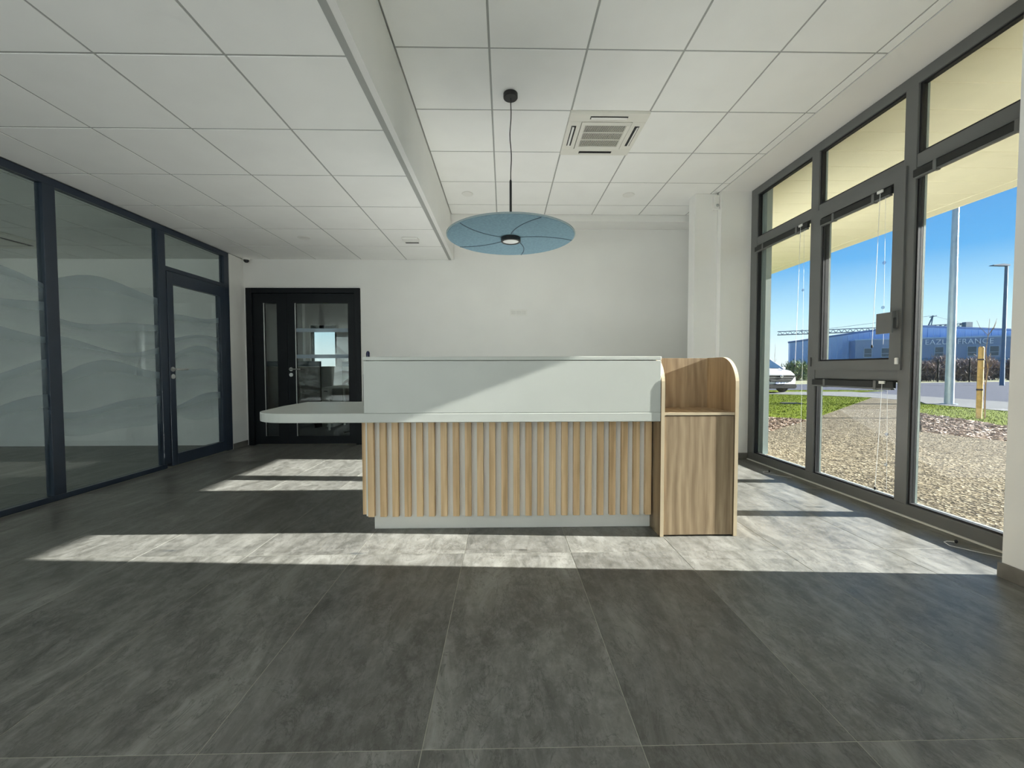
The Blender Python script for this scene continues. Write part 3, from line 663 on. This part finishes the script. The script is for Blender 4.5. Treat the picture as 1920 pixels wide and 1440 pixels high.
dr = empty('drawer_unit', (-3.09, 7.30, 0)); tag(dr, 'tall white drawer unit seen through the double door', 'drawer unit')
bx('body', 'white_laminate', dr, -0.105, 0.085, 0.0, 0.5, 0.0, 1.07, 0.003)
for k in range(3):
    d_ = bx('drawer', 'white_plastic', dr, -0.100, 0.080, -0.018, -0.001, 0.06 + k * 0.21, 0.255 + k * 0.21, 0.003)
    bx('handle', 'anthracite', d_, -0.045, 0.045, -0.022, -0.010, 0.05, 0.062, 0.001)
bx('door', 'grid_bar', dr, -0.100, 0.080, -0.018, -0.001, 0.70, 1.06, 0.003)
ot = empty('office_desk', (-2.62, 7.20, 0)); tag(ot, 'white office desk with slim metal legs behind the double door', 'desk')
bx('top', 'white_laminate', ot, -0.34, 0.6, -0.3, 0.45, 0.70, 0.73, 0.003)
for x in (-0.30, 0.08, 0.55):
    for y in (-0.26, 0.40): MB().tube([(x, y, 0.0), (x, y, 0.70)], 0.018, 10).build('leg', 'white_plastic', ot, smooth=True)
oc_ = empty('office_chair', (-2.25, 6.55, 0)); tag(oc_, 'dark office chair partly hidden by the door frame', 'chair')
bx('seat', 'chair_fabric', oc_, -0.24, 0.24, -0.24, 0.24, 0.42, 0.50, 0.03); bx('backrest', 'chair_fabric', oc_, 0.14, 0.22, -0.23, 0.23, 0.55, 1.02, 0.03)
MB().tube([(0, 0, 0.06), (0, 0, 0.42)], 0.028, 12).build('stem', 'black_metal', oc_, smooth=True)
for k in range(5):
    a = k * 2 * PI / 5; MB().tube([(0, 0, 0.09), (0.27 * math.cos(a), 0.27 * math.sin(a), 0.05)], 0.018, 8).build('foot', 'black_metal', oc_, smooth=True)
MB().tube([(0.18, 0, 0.45), (0.24, 0, 0.60)], 0.02, 8).build('back_bracket', 'black_metal', oc_)
# left office: cassette seen through the partition
k_ = empty('office_cassette', (-5.6, 4.75, HL)); tag(k_, 'pale ceiling cassette in the office behind the glass partition', 'air conditioner')
bx('fascia', 'cassette_plastic', k_, -0.3, 0.3, -0.3, 0.3, -0.03, -0.001, 0.004); bx('grille', 'dark_slot', k_, -0.18, 0.18, -0.18, 0.18, -0.034, -0.031)
bx('frame', 'cassette_plastic', k_, -0.15, 0.15, -0.15, 0.15, -0.04, -0.035)

# ================================================================== OUTSIDE
GZ = -0.02
def ground(name, mat, poly, z0, z1, label, cat, kind='structure'):
    o = MB().prism(poly, 'Z', z0, z1).build(name, mat); tag(o, label, cat, kind=kind); return o
ground('terrain', 'terrain', [(-120, -120), (260, -120), (260, 260), (-120, 260)], -0.6, -0.10, 'dull open ground stretching to the horizon', 'ground')
apron = ground('path', 'soil', [(2.97, -8), (7.35, -8), (7.1, 5.65), (6.79, 6.62), (13.0, 12.72), (13.1, 14.46), (6.1, 8.15), (4.25, 6.6), (2.97, 5.4)], -0.12, GZ - 0.006,
               'beige exposed-aggregate paving outside the window and its diagonal walkway', 'path')
def clip_y(poly, lo, hi):
    def cut(pl, y, keep):
        out = []
        for i in range(len(pl)):
            a, b = pl[i], pl[(i + 1) % len(pl)]
            ia, ib = keep(a[1], y), keep(b[1], y)
            if ia: out.append(a)
            if ia != ib:
                t_ = (y - a[1]) / (b[1] - a[1]); out.append((a[0] + t_ * (b[0] - a[0]), y))
        return out
    p = cut(poly, lo, lambda a, y: a >= y)
    return cut(p, hi, lambda a, y: a <= y) if p else p
PATH = [(2.96, -8), (7.35, -8), (7.1, 5.65), (6.79, 6.62), (13.0, 12.72), (13.1, 14.46), (6.1, 8.15), (4.25, 6.6), (2.96, 5.4)]
ys = [-8, -5, -2, 1, 4, 6.9, 7.94, 9.24, 11, 13, 14.5]
for a, b in zip(ys, ys[1:]):
    p = clip_y(PATH, a + 0.006, b - 0.006)
    if len(p) > 2: MB().prism(p, 'Z', -0.10, GZ).build('slab', 'aggregate', apron)
LAWN_A = [(6.99, 8.96), (13.1, 14.46), (12.2, 15.7), (10.8, 16.8), (-8, 16.8), (-8, 8.7), (5.6, 8.72), (6.1, 8.22)]
LAWN_B = [(13.0, 12.72), (9.62, 9.40), (8.93, 7.10), (9.1, -6), (12.1, -6), (12.1, 9.6), (12.35, 11.97)]
STRIP = [(9, 18.4), (17.5, 18.5), (17.9, 19.2), (17.3, 19.8), (9, 19.9)]
BED_A = [(6.05, 8.10), (4.25, 6.62), (2.97, 5.45), (2.97, 8.68), (5.55, 8.68), (6.05, 8.20)]
BED_B = [(9.60, 9.34), (6.83, 6.60), (7.13, 5.66), (7.38, -6), (9.05, -6), (8.90, 7.10)]
lawns = [ground('lawn', 'lawn_base', LAWN_A, -0.11, GZ - 0.004, 'bright green lawn beyond the far window bay', 'lawn'),
         ground('lawn', 'lawn_base', LAWN_B, -0.11, GZ - 0.004, 'green lawn strip behind the bark bed near the lamp post', 'lawn'),
         ground('lawn', 'lawn_base', STRIP, -0.11, GZ - 0.004, 'thin grass island beside the car and the road', 'lawn')]
beds = [ground('bark_bed', 'soil', BED_A, -0.11, GZ - 0.010, 'small bark-mulched bed below the far lawn', 'flower bed'),
        ground('bark_bed', 'soil', BED_B, -0.11, GZ - 0.010, 'wide bark-mulched bed beside the tree stake', 'flower bed')]
ground('driveway', 'concrete', [(-8, 16.85), (10.85, 16.85), (12.4, 15.75), (15.6, 15.75), (15.6, 18.35), (-8, 18.35)], -0.11, GZ, 'pale concrete driveway under the parked car', 'driveway')
ground('sidewalk', 'concrete', [(12.4, 15.7), (13.15, 14.5), (13.05, 12.7), (12.40, 11.9), (12.15, 9.6), (12.15, -6), (15.1, -6), (15.6, 15.7)], -0.11, GZ + 0.002, 'pale concrete sidewalk between the lawn and the road', 'sidewalk')
ground('road', 'asphalt', [(15.15, -30), (26, -30), (27, 20), (60, 30), (60, 36), (18, 27), (-30, 27), (-30, 20), (15.6, 20), (18.2, 19.2), (15.65, 17.8)], -0.11, GZ - 0.002, 'grey-blue asphalt road passing the lawns', 'road')
def inside(p, poly):
    r = False
    for i in range(len(poly)):
        a, b = poly[i], poly[i - 1]
        if (a[1] > p[1]) != (b[1] > p[1]) and p[0] < (b[0] - a[0]) * (p[1] - a[1]) / (b[1] - a[1]) + a[0]: r = not r
    return r
def scatter(poly, n, xmin, rnd):
    xs = [p[0] for p in poly]; ysx = [p[1] for p in poly]; out = []
    while len(out) < n:
        p = (rnd.uniform(max(min(xs), xmin), max(xs)), rnd.uniform(min(ysx), max(ysx)))
        if inside(p, poly): out.append(p)
    return out
rnd = random.Random(5)
for lawn_o, poly, n, lab in ((lawns[0], LAWN_A, 36000, 'short grass blades of the far lawn'), (lawns[1], LAWN_B, 20000, 'short grass blades of the lawn strip'), (lawns[2], STRIP, 3000, 'short grass blades of the island')):
    v = []; f = []
    for x, y in scatter(poly, n, 2.5, rnd):
        a = rnd.uniform(0, 2 * PI); h = rnd.uniform(.010, .030); w_ = rnd.uniform(.004, .010); l = rnd.uniform(-.014, .014)
        b = len(v); v += [(x - w_ * math.cos(a), y - w_ * math.sin(a), GZ - 0.006), (x + w_ * math.cos(a), y + w_ * math.sin(a), GZ - 0.006), (x + l, y + l, GZ + h)]; f.append((b, b + 1, b + 2))
    me = bpy.data.meshes.new('grass'); me.from_pydata(v, [], f); g = obj('grass', me, 'grass_blade', lawn_o); g['kind'] = 'stuff'
for bed, poly, n in ((beds[0], BED_A, 3500), (beds[1], BED_B, 9000)):
    v = []; f = []
    for x, y in scatter(poly, n, 2.5, rnd):
        M = Matrix.Translation((x, y, GZ + rnd.uniform(0.0, .022))) @ Matrix.Rotation(rnd.uniform(0, 6.28), 4, 'Z') @ Matrix.Rotation(rnd.uniform(-.6, .6), 4, 'X') @ Matrix.Rotation(rnd.uniform(-.4, .4), 4, 'Y')
        l, w_, h = rnd.uniform(.02, .05), rnd.uniform(.010, .024), rnd.uniform(.003, .008); b = len(v)
        for q in ((-l, -w_ * .6, 0), (l * .8, -w_, 0), (l, w_ * .7, 0), (-l * .9, w_, 0), (0, 0, h * 2)): v.append(tuple(M @ Vector(q)))
        f += [(b, b + 1, b + 4), (b + 1, b + 2, b + 4), (b + 2, b + 3, b + 4), (b + 3, b, b + 4), (b + 3, b + 2, b + 1, b)]
    me = bpy.data.meshes.new('bark_chips'); me.from_pydata(v, [], f); g = obj('bark_chips', me, 'bark_chip', bed); g['kind'] = 'stuff'
dr_ = empty('drain_cover', (8.6, 12.2, GZ)); tag(dr_, 'dark round drain cover set in the lawn', 'drain cover')
MB().lathe([(0.001, 0.012), (0.30, 0.012), (0.32, -0.03), (0.001, -0.03)], (0, 0, 0), 24).build('lid', 'car_plastic', dr_)

# canopy over the window
cn = empty('canopy', (5.65, 3, 3.02)); tag(cn, 'cream canopy roof projecting outside above the window wall', 'canopy', kind='structure')
MB().box(-2.70, -0.001, -11, 11, 0.02, 0.20).build('deck', 'canopy_back', cn)
sm_ = slab_mesh(0.299, 2.50, 0.018, 0.004, 'canopy_panel')
for k in range(72):
    o = bpy.data.objects.new('panel', sm_); COL.objects.link(o); o.parent = cn; o.rotation_euler = (PI, 0, PI / 2); o.location = (-1.44, -10.8 + k * 0.302, 0.0)
MB().box(-0.185, -0.001, -11, 11, -0.002, 0.018).build('edge_strip', 'canopy_panel', cn, 0.002)
MB().box(0.0, 0.02, -11, 11, -0.004, 0.30).build('fascia', 'canopy_panel', cn)
for y in (-9.5, 10.4): MB().tube([(-0.35, y, -3.05), (-0.35, y, 0.0)], 0.07, 14).build('post', 'galvanised', cn, smooth=True)

# lamp posts
lp = empty('lamp_post', (12.90, 11.73, GZ)); tag(lp, 'tall tapered galvanised lamp post standing on the near lawn', 'lamp post')
MB().lathe([(0.105, 0.0), (0.102, 0.4), (0.090, 3.0), (0.055, 8.0), (0.001, 8.0)], (0, 0, 0), 20).build('pole', 'galvanised', lp, smooth=True)
MB().lathe([(0.001, 0.0), (0.18, 0.0), (0.18, 0.02), (0.001, 0.02)], (0, 0, 0), 20).build('base_plate', 'galvanised', lp)
MB().box(-0.9, 0.05, -0.1, 0.1, 8.0, 8.1).build('lamp_head', 'galvanised', lp, 0.03)
lq = empty('lamp_post', (30.3, 24.6, GZ)); tag(lq, 'distant slim lamp post with flat head across the road', 'lamp post')
MB().lathe([(0.11, 0.0), (0.09, 2.0), (0.075, 7.2), (0.001, 7.2)], (0, 0, 0), 14).build('pole', 'crane_paint', lq, smooth=True)
MB().prism([(-0.95, 0.02), (-0.2, 0.0), (0.08, 0.0), (0.08, 0.08), (-0.3, 0.12), (-0.9, 0.06)], 'Y', -0.13, 0.13).build('lamp_head', 'crane_paint', lq).location = (0, 0, 7.2)

# young trees
def sapling(label, x, y, stakes, hgt, seed, slabs=None):
    rn = random.Random(seed)
    r = empty('sapling', (x, y, GZ)); tag(r, label, 'tree')
    m = MB(); pts = [(0, 0, -0.02)]
    for i in range(1, 7): pts.append((rn.uniform(-.02, .02), rn.uniform(-.02, .02), hgt * i / 6))
    m.tube(pts, [0.013 * (1 - i / 7.5) * (hgt / 2.0) for i in range(7)], 7); m.build('trunk', 'bark_stem', r, smooth=True)
    for k in range(9):
        i = rn.randint(2, 5); p = Vector(pts[i]); a = rn.uniform(0, 6.28); l = rn.uniform(.08, .26) * hgt / 2.0
        MB().tube([p, p + Vector((math.cos(a) * l * .5, math.sin(a) * l * .5, l * .7)), p + Vector((math.cos(a) * l * .7, math.sin(a) * l * .7, l * 1.3))], [.005, .0035, .002], 5).build('branch', 'bark_stem', r, smooth=True)
    return r
sapling('bare sapling tied to the thick wooden stake in the bark bed', 9.93, 8.33, None, 2.05, 3)
st = empty('tree_stake', (9.80, 8.33, GZ - 0.02)); tag(st, 'thick yellow wooden tree stake beside the near bare sapling', 'stake')
MB().lathe([(0.045, 0.0), (0.047, 0.5), (0.045, 1.48), (0.030, 1.50), (0.001, 1.50)], (0, 0, 0), 16).build('post', 'stake_wood', st, smooth=True)
for z in (0.60, 1.22): MB().lathe([(0.0465, z), (0.054, z), (0.054, z + 0.03), (0.0465, z + 0.03)], (0, 0, 0), 16).build('strap', 'strap_black', st, smooth=True)
sapling('bare sapling between two stakes on the far verge', 28.2, 27.6, None, 3.3, 9)
def frame_stakes(label, x, y):
    r = empty('stake_frame', (x, y, -0.10)); tag(r, label, 'stake')
    for dx in (-0.45, 0.55): MB().tube([(dx, 0, 0), (dx, 0, 1.75)], 0.045, 8).build('post', 'stake_wood', r, smooth=True)
    MB().tube([(-0.5, -0.06, 1.35), (0.6, -0.06, 1.35)], 0.035, 6).build('crossbar', 'stake_wood', r)
frame_stakes('wooden two-post stake frame around the far verge sapling', 27.6, 27.9)
sapling('bare sapling behind the parked car near the blue hall', 21.5, 32.5, None, 3.0, 12)
s3 = empty('tree_stake', (20.9, 32.5, -0.10)); tag(s3, 'thin pale stake behind the parked car', 'stake')
MB().tube([(0, 0, 0), (0, 0, 1.6)], [0.045, 0.04], 8).build('post', 'stake_wood', s3, smooth=True)

def shrub(label, x, y, w_, d_, h, n, mat, seed):
    rn = random.Random(seed); v = []; f = []
    for _ in range(n):
        u = rn.uniform(-1, 1), rn.gauss(0, .40); zz = rn.random() ** 0.8
        if abs(u[0]) > 1 or abs(u[1]) > 1: continue
        top = h * (1 - 0.35 * u[0] ** 2) * rn.uniform(.75, 1.05)
        p = Vector((u[0] * w_, u[1] * d_, zz * top)); a = rn.uniform(0, 6.28); l = rn.uniform(.15, .40)
        dvec = Vector((math.cos(a) * .5, math.sin(a) * .5, rn.uniform(.3, 1.0))).normalized() * l
        s_ = Vector((-math.sin(a), math.cos(a), 0)) * rn.uniform(.012, .05); b = len(v)
        v += [tuple(p - s_), tuple(p + s_), tuple(p + dvec)]; f.append((b, b + 1, b + 2))
    r = empty('shrub', (x, y, -0.10)); tag(r, label, 'shrub', 'dry brush beyond the road')
    me = bpy.data.meshes.new('foliage'); me.from_pydata(v, [], f); obj('foliage', me, mat, r)
    m = MB()
    for k in range(7): a = k * 0.9; m.tube([(0, 0, 0), (math.cos(a) * w_ * .5, math.sin(a) * d_ * .5, h * .7)], [.05, .01], 5)
    m.build('stems', 'bark_stem', r)
for i, (x, y, w_, d_, h, n, mt, lb) in enumerate([
    (38.6, 39.2, 1.38, 1.0, 2.2, 6000, 'brush_twigs', 'dry brown brush just right of the near window mullion'),
    (42.2, 39.0, 1.38, 1.0, 2.3, 6000, 'brush_twigs', 'dry brown brush behind the tall lamp post'),
    (45.8, 38.8, 1.38, 1.0, 2.3, 6000, 'brush_twigs', 'dry brown brush behind the thick wooden stake'),
    (49.4, 38.6, 1.38, 1.0, 2.2, 6000, 'brush_twigs', 'dry brown brush beside the wall pier edge'),
    (36.6, 35.6, 1.6, 0.9, 1.7, 5000, 'brush_twigs', 'lower dry brush under the left end of the wall lettering'),
    (40.2, 35.4, 1.6, 0.9, 1.9, 5000, 'brush_twigs', 'lower dry brush under the right end of the wall lettering'),
    (32.4, 40.5, 1.9, 1.5, 1.9, 3500, 'brush_twigs', 'low brown brush seen under the casement'),
    (28.0, 39, 1.4, 1.2, 1.9, 2500, 'brush_green', 'green-brown bush at the corner of the blue hall'),
    (31, 52, 2.5, 1.5, 2.6, 3000, 'brush_green', 'distant green bush left of the blue hall')]):
    shrub(lb, x, y, w_, d_, h, n, mt, 20 + i)
fn = empty('fence', (31, 34.6, -0.1)); tag(fn, 'thin dark wire fence in front of the brush', 'fence')
for k in range(9):
    MB().tube([(k * 2.4 - 2, -k * 0.25, 0), (k * 2.4 - 2, -k * 0.25, 1.9)], 0.05, 6).build('post', 'car_plastic', fn)
for z in (0.5, 1.1, 1.8): MB().tube([(-2, 0, z), (17.2, -2.0, z)], 0.012, 4).build('wire', 'car_plastic', fn)

# ------------------------------------------------------------------ warehouse
wh = empty('warehouse', (50.6, 60.0, -0.1), math.atan2(-7.0, 13.6)); tag(wh, 'long blue metal-clad warehouse with white wall lettering', 'building')
L0, L1 = -6.8, 40.0
hall = MB().prism([(L0, 0), (L1, 0), (L1, 4.0), (7.4, 7.25), (L0, 5.3)], 'Y', 3.0, 4.5).build('hall', 'clad_blue_haze', wh)
m = MB()
x = L0 + 0.3
def roofz(x): return 5.3 + (x - L0) * 1.95 / 14.2 if x < 7.4 else 7.25 - (x - 7.4) * 3.25 / 32.6
while x < L1:
    m.box(x - 0.08, x + 0.08, 2.93, 3.0, 0.1, roofz(x) - 0.12); x += 0.65
m.build('cladding_ribs', 'clad_blue_haze', hall)
for a, b in (((L0 - .3, 5.35), (7.4, 7.36)), ((7.4, 7.36), (L1, 4.1))):
    MB().tube([(a[0], 2.9, a[1]), (b[0], 2.9, b[1])], 0.14, 4).build('roof_edge', 'clad_dark_blue_haze', hall)
blk = MB().box(0.8, L1, 0.0, 2.9, 0, 5.25).build('office_block', 'clad_dark_blue_haze', wh)
MB().box(0.75, L1, -0.06, 2.9, 5.25, 5.42).build('parapet', 'clad_blue_haze', blk)
MB().box(0.8, L1, -0.05, 0.0, 2.0, 2.55).build('teal_band', 'clad_teal', blk)
for xw in (2.25, 4.2, 9.87, 13.1, 15.2, 18.6):
    fr_ = MB().box(xw - 0.50, xw + 0.50, -0.05, 0.02, 2.72, 4.12).build('window', 'far_frame', blk)
    bx('pane', 'far_pane', fr_, xw - 0.40, xw + 0.40, -0.08, -0.05, 2.84, 4.02); bx('blind_line', 'far_frame', fr_, xw - 0.40, xw + 0.40, -0.10, -0.08, 3.25, 3.31)
tc = bpy.data.curves.new('wall_lettering', 'FONT'); tc.body = 'EAZUR FRANCE'; tc.size = 0.98; tc.extrude = 0.03; tc.space_character = 1.05
tmp = bpy.data.objects.new('tmp_text', tc); COL.objects.link(tmp)
lm = bpy.data.meshes.new_from_object(tmp.evaluated_get(bpy.context.evaluated_depsgraph_get())); bpy.data.objects.remove(tmp); lm.name = 'wall_lettering'
lm.materials.clear(); to = obj('wall_lettering', lm, 'sign_white', blk)
to.rotation_euler = (PI / 2, 0, 0); to.location = (8.35, -0.10, 4.42); to.scale = (0.93, 1, 1); to['label'] = 'white capital letters on the warehouse wall'
lb = empty('far_building', (36, 66, -0.1)); tag(lb, 'low grey building beyond the parked car', 'building')
MB().box(-12, 6, 0, 8, 0, 2.6).build('walls', 'far_wall', lb); MB().box(-12.2, 6.2, -0.2, 8.2, 2.6, 2.85).build('roof', 'far_frame', lb)

# ------------------------------------------------------------------ tower crane far behind
cr = empty('tower_crane', (156, 150, -0.1)); tag(cr, 'distant tower crane with long lattice jib above the warehouse', 'crane')
def lattice(name, a, b, s, n, mat, par):
    a, b = Vector(a), Vector(b); d = (b - a).normalized(); u = d.cross(Vector((0, 0, 1)) if abs(d.z) < .9 else Vector((1, 0, 0))).normalized(); w_ = u.cross(d)
    m = MB(); c = [u * s - w_ * s, -u * s - w_ * s, w_ * s]
    for k in range(3): m.bar(a + c[k], b + c[k], 0.22)
    for i in range(n):
        p, q = a + (b - a) * i / n, a + (b - a) * (i + 1) / n; h_ = (p + q) / 2
        for k in range(2): m.bar(p + c[k], h_ + c[2], 0.12); m.bar(h_ + c[2], q + c[k], 0.12)
    return m.build(name, mat, par)
lattice('mast', (0, 0, 0), (0, 0, 15.6), 0.8, 10, 'crane_paint', cr)
lattice('jib', (0, 0, 16.2), (-40, 24, 16.2), 0.7, 26, 'crane_paint', cr)
lattice('counter_jib', (0, 0, 16.4), (11.4, -3.4, 16.8), 0.6, 8, 'crane_paint', cr)
MB().box(9.6, 12.0, -4.2, -2.8, 15.8, 17.8).build('counterweight', 'crane_paint', cr)
MB().bar((0, 0, 16.5), (1.8, 0, 20.6), 0.4).bar((1.2, 0, 16.5), (1.8, 0, 20.6), 0.3).bar((0.6, 0, 20.0), (3.2, 0, 20.6), 0.25).build('tower_peak', 'crane_paint', cr)
MB().bar((1.8, 0, 20.6), (-26, 15.6, 17.2), 0.08).bar((1.8, 0, 20.6), (9.6, -3.0, 17.4), 0.08).build('stay_cables', 'crane_paint', cr)

# ------------------------------------------------------------------ parked car
car = empty('car', (11.72, 17.36, GZ), math.radians(6)); car.scale = (0.93, 0.93, 0.97); tag(car, 'white car with dark grille parked beyond the far lawn', 'car')
# local axes: x to the side, -y is the front of the car
def sect(y, pts): return [(x, y, z) for x, z in pts]
def hull(wd, zb, zs, zt, tw): # lower hull cross-section, symmetric
    r = [(0, zb), (wd * .86, zb), (wd * .97, zb + .10), (wd, zs * .62 + zb * .38), (wd * .97, zs), (tw, zt), (0, zt)]
    return r + [(-x, z) for x, z in reversed(r[1:-1])]
body = [(-0.02, .70, .28, .66, .78, .55), (0.06, .84, .23, .78, .90, .62), (0.22, .90, .21, .86, .98, .70), (0.6, .915, .21, .92, 1.03, .74), (1.15, .92, .21, .97, 1.08, .76),
        (2.2, .925, .21, .98, 1.05, .78), (3.4, .92, .21, .98, 1.04, .78), (4.0, .90, .24, .95, 1.02, .76), (4.30, .80, .34, .85, .94, .66)]
o = MB().quad_grid([sect(y, hull(a, b, c, d, e)) for y, a, b, c, d, e in body]).build('body', 'car_white', car, smooth=True)
cabn = [(0.70, [(0, 1.02), (.76, 1.02), (.75, 1.03), (0, 1.06)]), (1.42, [(0, 1.02), (.80, 1.02), (.62, 1.46), (0, 1.50)]), (2.3, [(0, 1.02), (.82, 1.02), (.62, 1.54), (0, 1.58)]),
        (3.3, [(0, 1.02), (.82, 1.02), (.61, 1.53), (0, 1.57)]), (4.05, [(0, 1.0), (.76, 1.0), (.56, 1.38), (0, 1.42)]), (4.2, [(0, .98), (.70, .98), (.66, 1.0), (0, 1.0)])]
rings = []
for y, h in cabn: rings.append([(x, y, z) for x, z in h] + [(-x, y, z) for x, z in reversed(h[1:-1])])
MB().quad_grid(rings).build('cabin', 'car_white', car, smooth=True)
ws = MB().quad_grid([[(-.72, 0.76, 1.075), (.72, 0.76, 1.075)], [(-.60, 1.41, 1.475), (.60, 1.41, 1.475)]], close=False, cap=False).build('windscreen', 'car_glass', car); ws.location = (0, -0.03, 0.03)
for s in (-1, 1):
    MB().quad_grid([[(s * .80, 1.25, 1.09), (s * .81, 3.6, 1.09)], [(s * .665, 1.62, 1.44), (s * .655, 3.4, 1.46)]], close=False, cap=False).build('side_window', 'car_glass', car).location = (s * .012, 0, 0)
    MB().tube([(s * .775, 0.68, 1.04), (s * .645, 1.43, 1.49)], 0.028, 6).build('pillar', 'car_white', car)
    mi = MB().lathe([(0.001, -.09), (.06, -.07), (.075, 0), (.06, .07), (.001, .09)], (s * 1.02, 1.02, 1.09), 12, 'X').build('wing_mirror', 'car_white', car, smooth=True)
    MB().tube([(s * .82, 1.06, 1.04), (s * .98, 1.03, 1.06)], .02, 6).build('mirror_arm', 'car_plastic', mi)
    hl = MB().quad_grid([[(s * .52, -0.02, .70), (s * .86, .16, .72)], [(s * .55, .05, .80), (s * .84, .20, .84)]], close=False, cap=False).build('headlight', 'lens_white', car); hl.location = (0, -0.025, 0)
    for y in (.82, 3.45):
        wl_ = MB().lathe([(.10, -.11), (.31, -.11), (.335, -.08), (.335, .08), (.31, .11), (.10, .11)], (s * .80, y, .335), 24, 'X').build('wheel', 'tyre', car, smooth=True)
        MB().lathe([(.001, .112 * s), (.21, .112 * s), (.21, .08 * s), (.001, .08 * s)], (s * .80, y, .335), 20, 'X').build('rim', 'chrome', wl_)
gr = MB().prism([(-.68, .80), (.68, .80), (.72, .74), (.50, .50), (-.50, .50), (-.72, .74)], 'Y', -0.075, -0.015).build('grille', 'car_plastic', car)
for z, h_ in ((.775, .67), (.67, .62), (.575, .54)): MB().box(-h_, h_, -.088, -.075, z - .007, z + .007).build('grille_bar', 'chrome', gr)
MB().prism([(0, .64), (.08, .735), (0, .83), (-.08, .735)], 'Y', -.115, -.088).build('badge', 'chrome', gr, 0.01)
MB().prism([(0, .69), (.04, .735), (0, .78), (-.04, .735)], 'Y', -.120, -.115).build('badge_centre', 'car_plastic', gr)
MB().prism([(-.78, .20), (.78, .20), (.84, .30), (.80, .40), (-.80, .40), (-.84, .30)], 'Y', -0.040, .14).build('lower_bumper', 'car_plastic', car, 0.02)
np_ = MB().box(-.26, .26, -.060, -.035, .405, .50).build('number_plate', 'plate_white', car)
MB().box(-.26, -.225, -.062, -.060, .405, .50).build('plate_band', 'ink_blue', np_)
for k in range(7):
    if k not in (2, 5): MB().box(-.19 + k * .056, -.155 + k * .056, -.0625, -.060, .425, .48).build('plate_mark', 'ink_blue', np_)
for s in (-1, 1): MB().tube([(s * .30, .25, .985), (s * .42, 0.65, 1.04)], .012, 5).build('bonnet_crease', 'car_white', car)
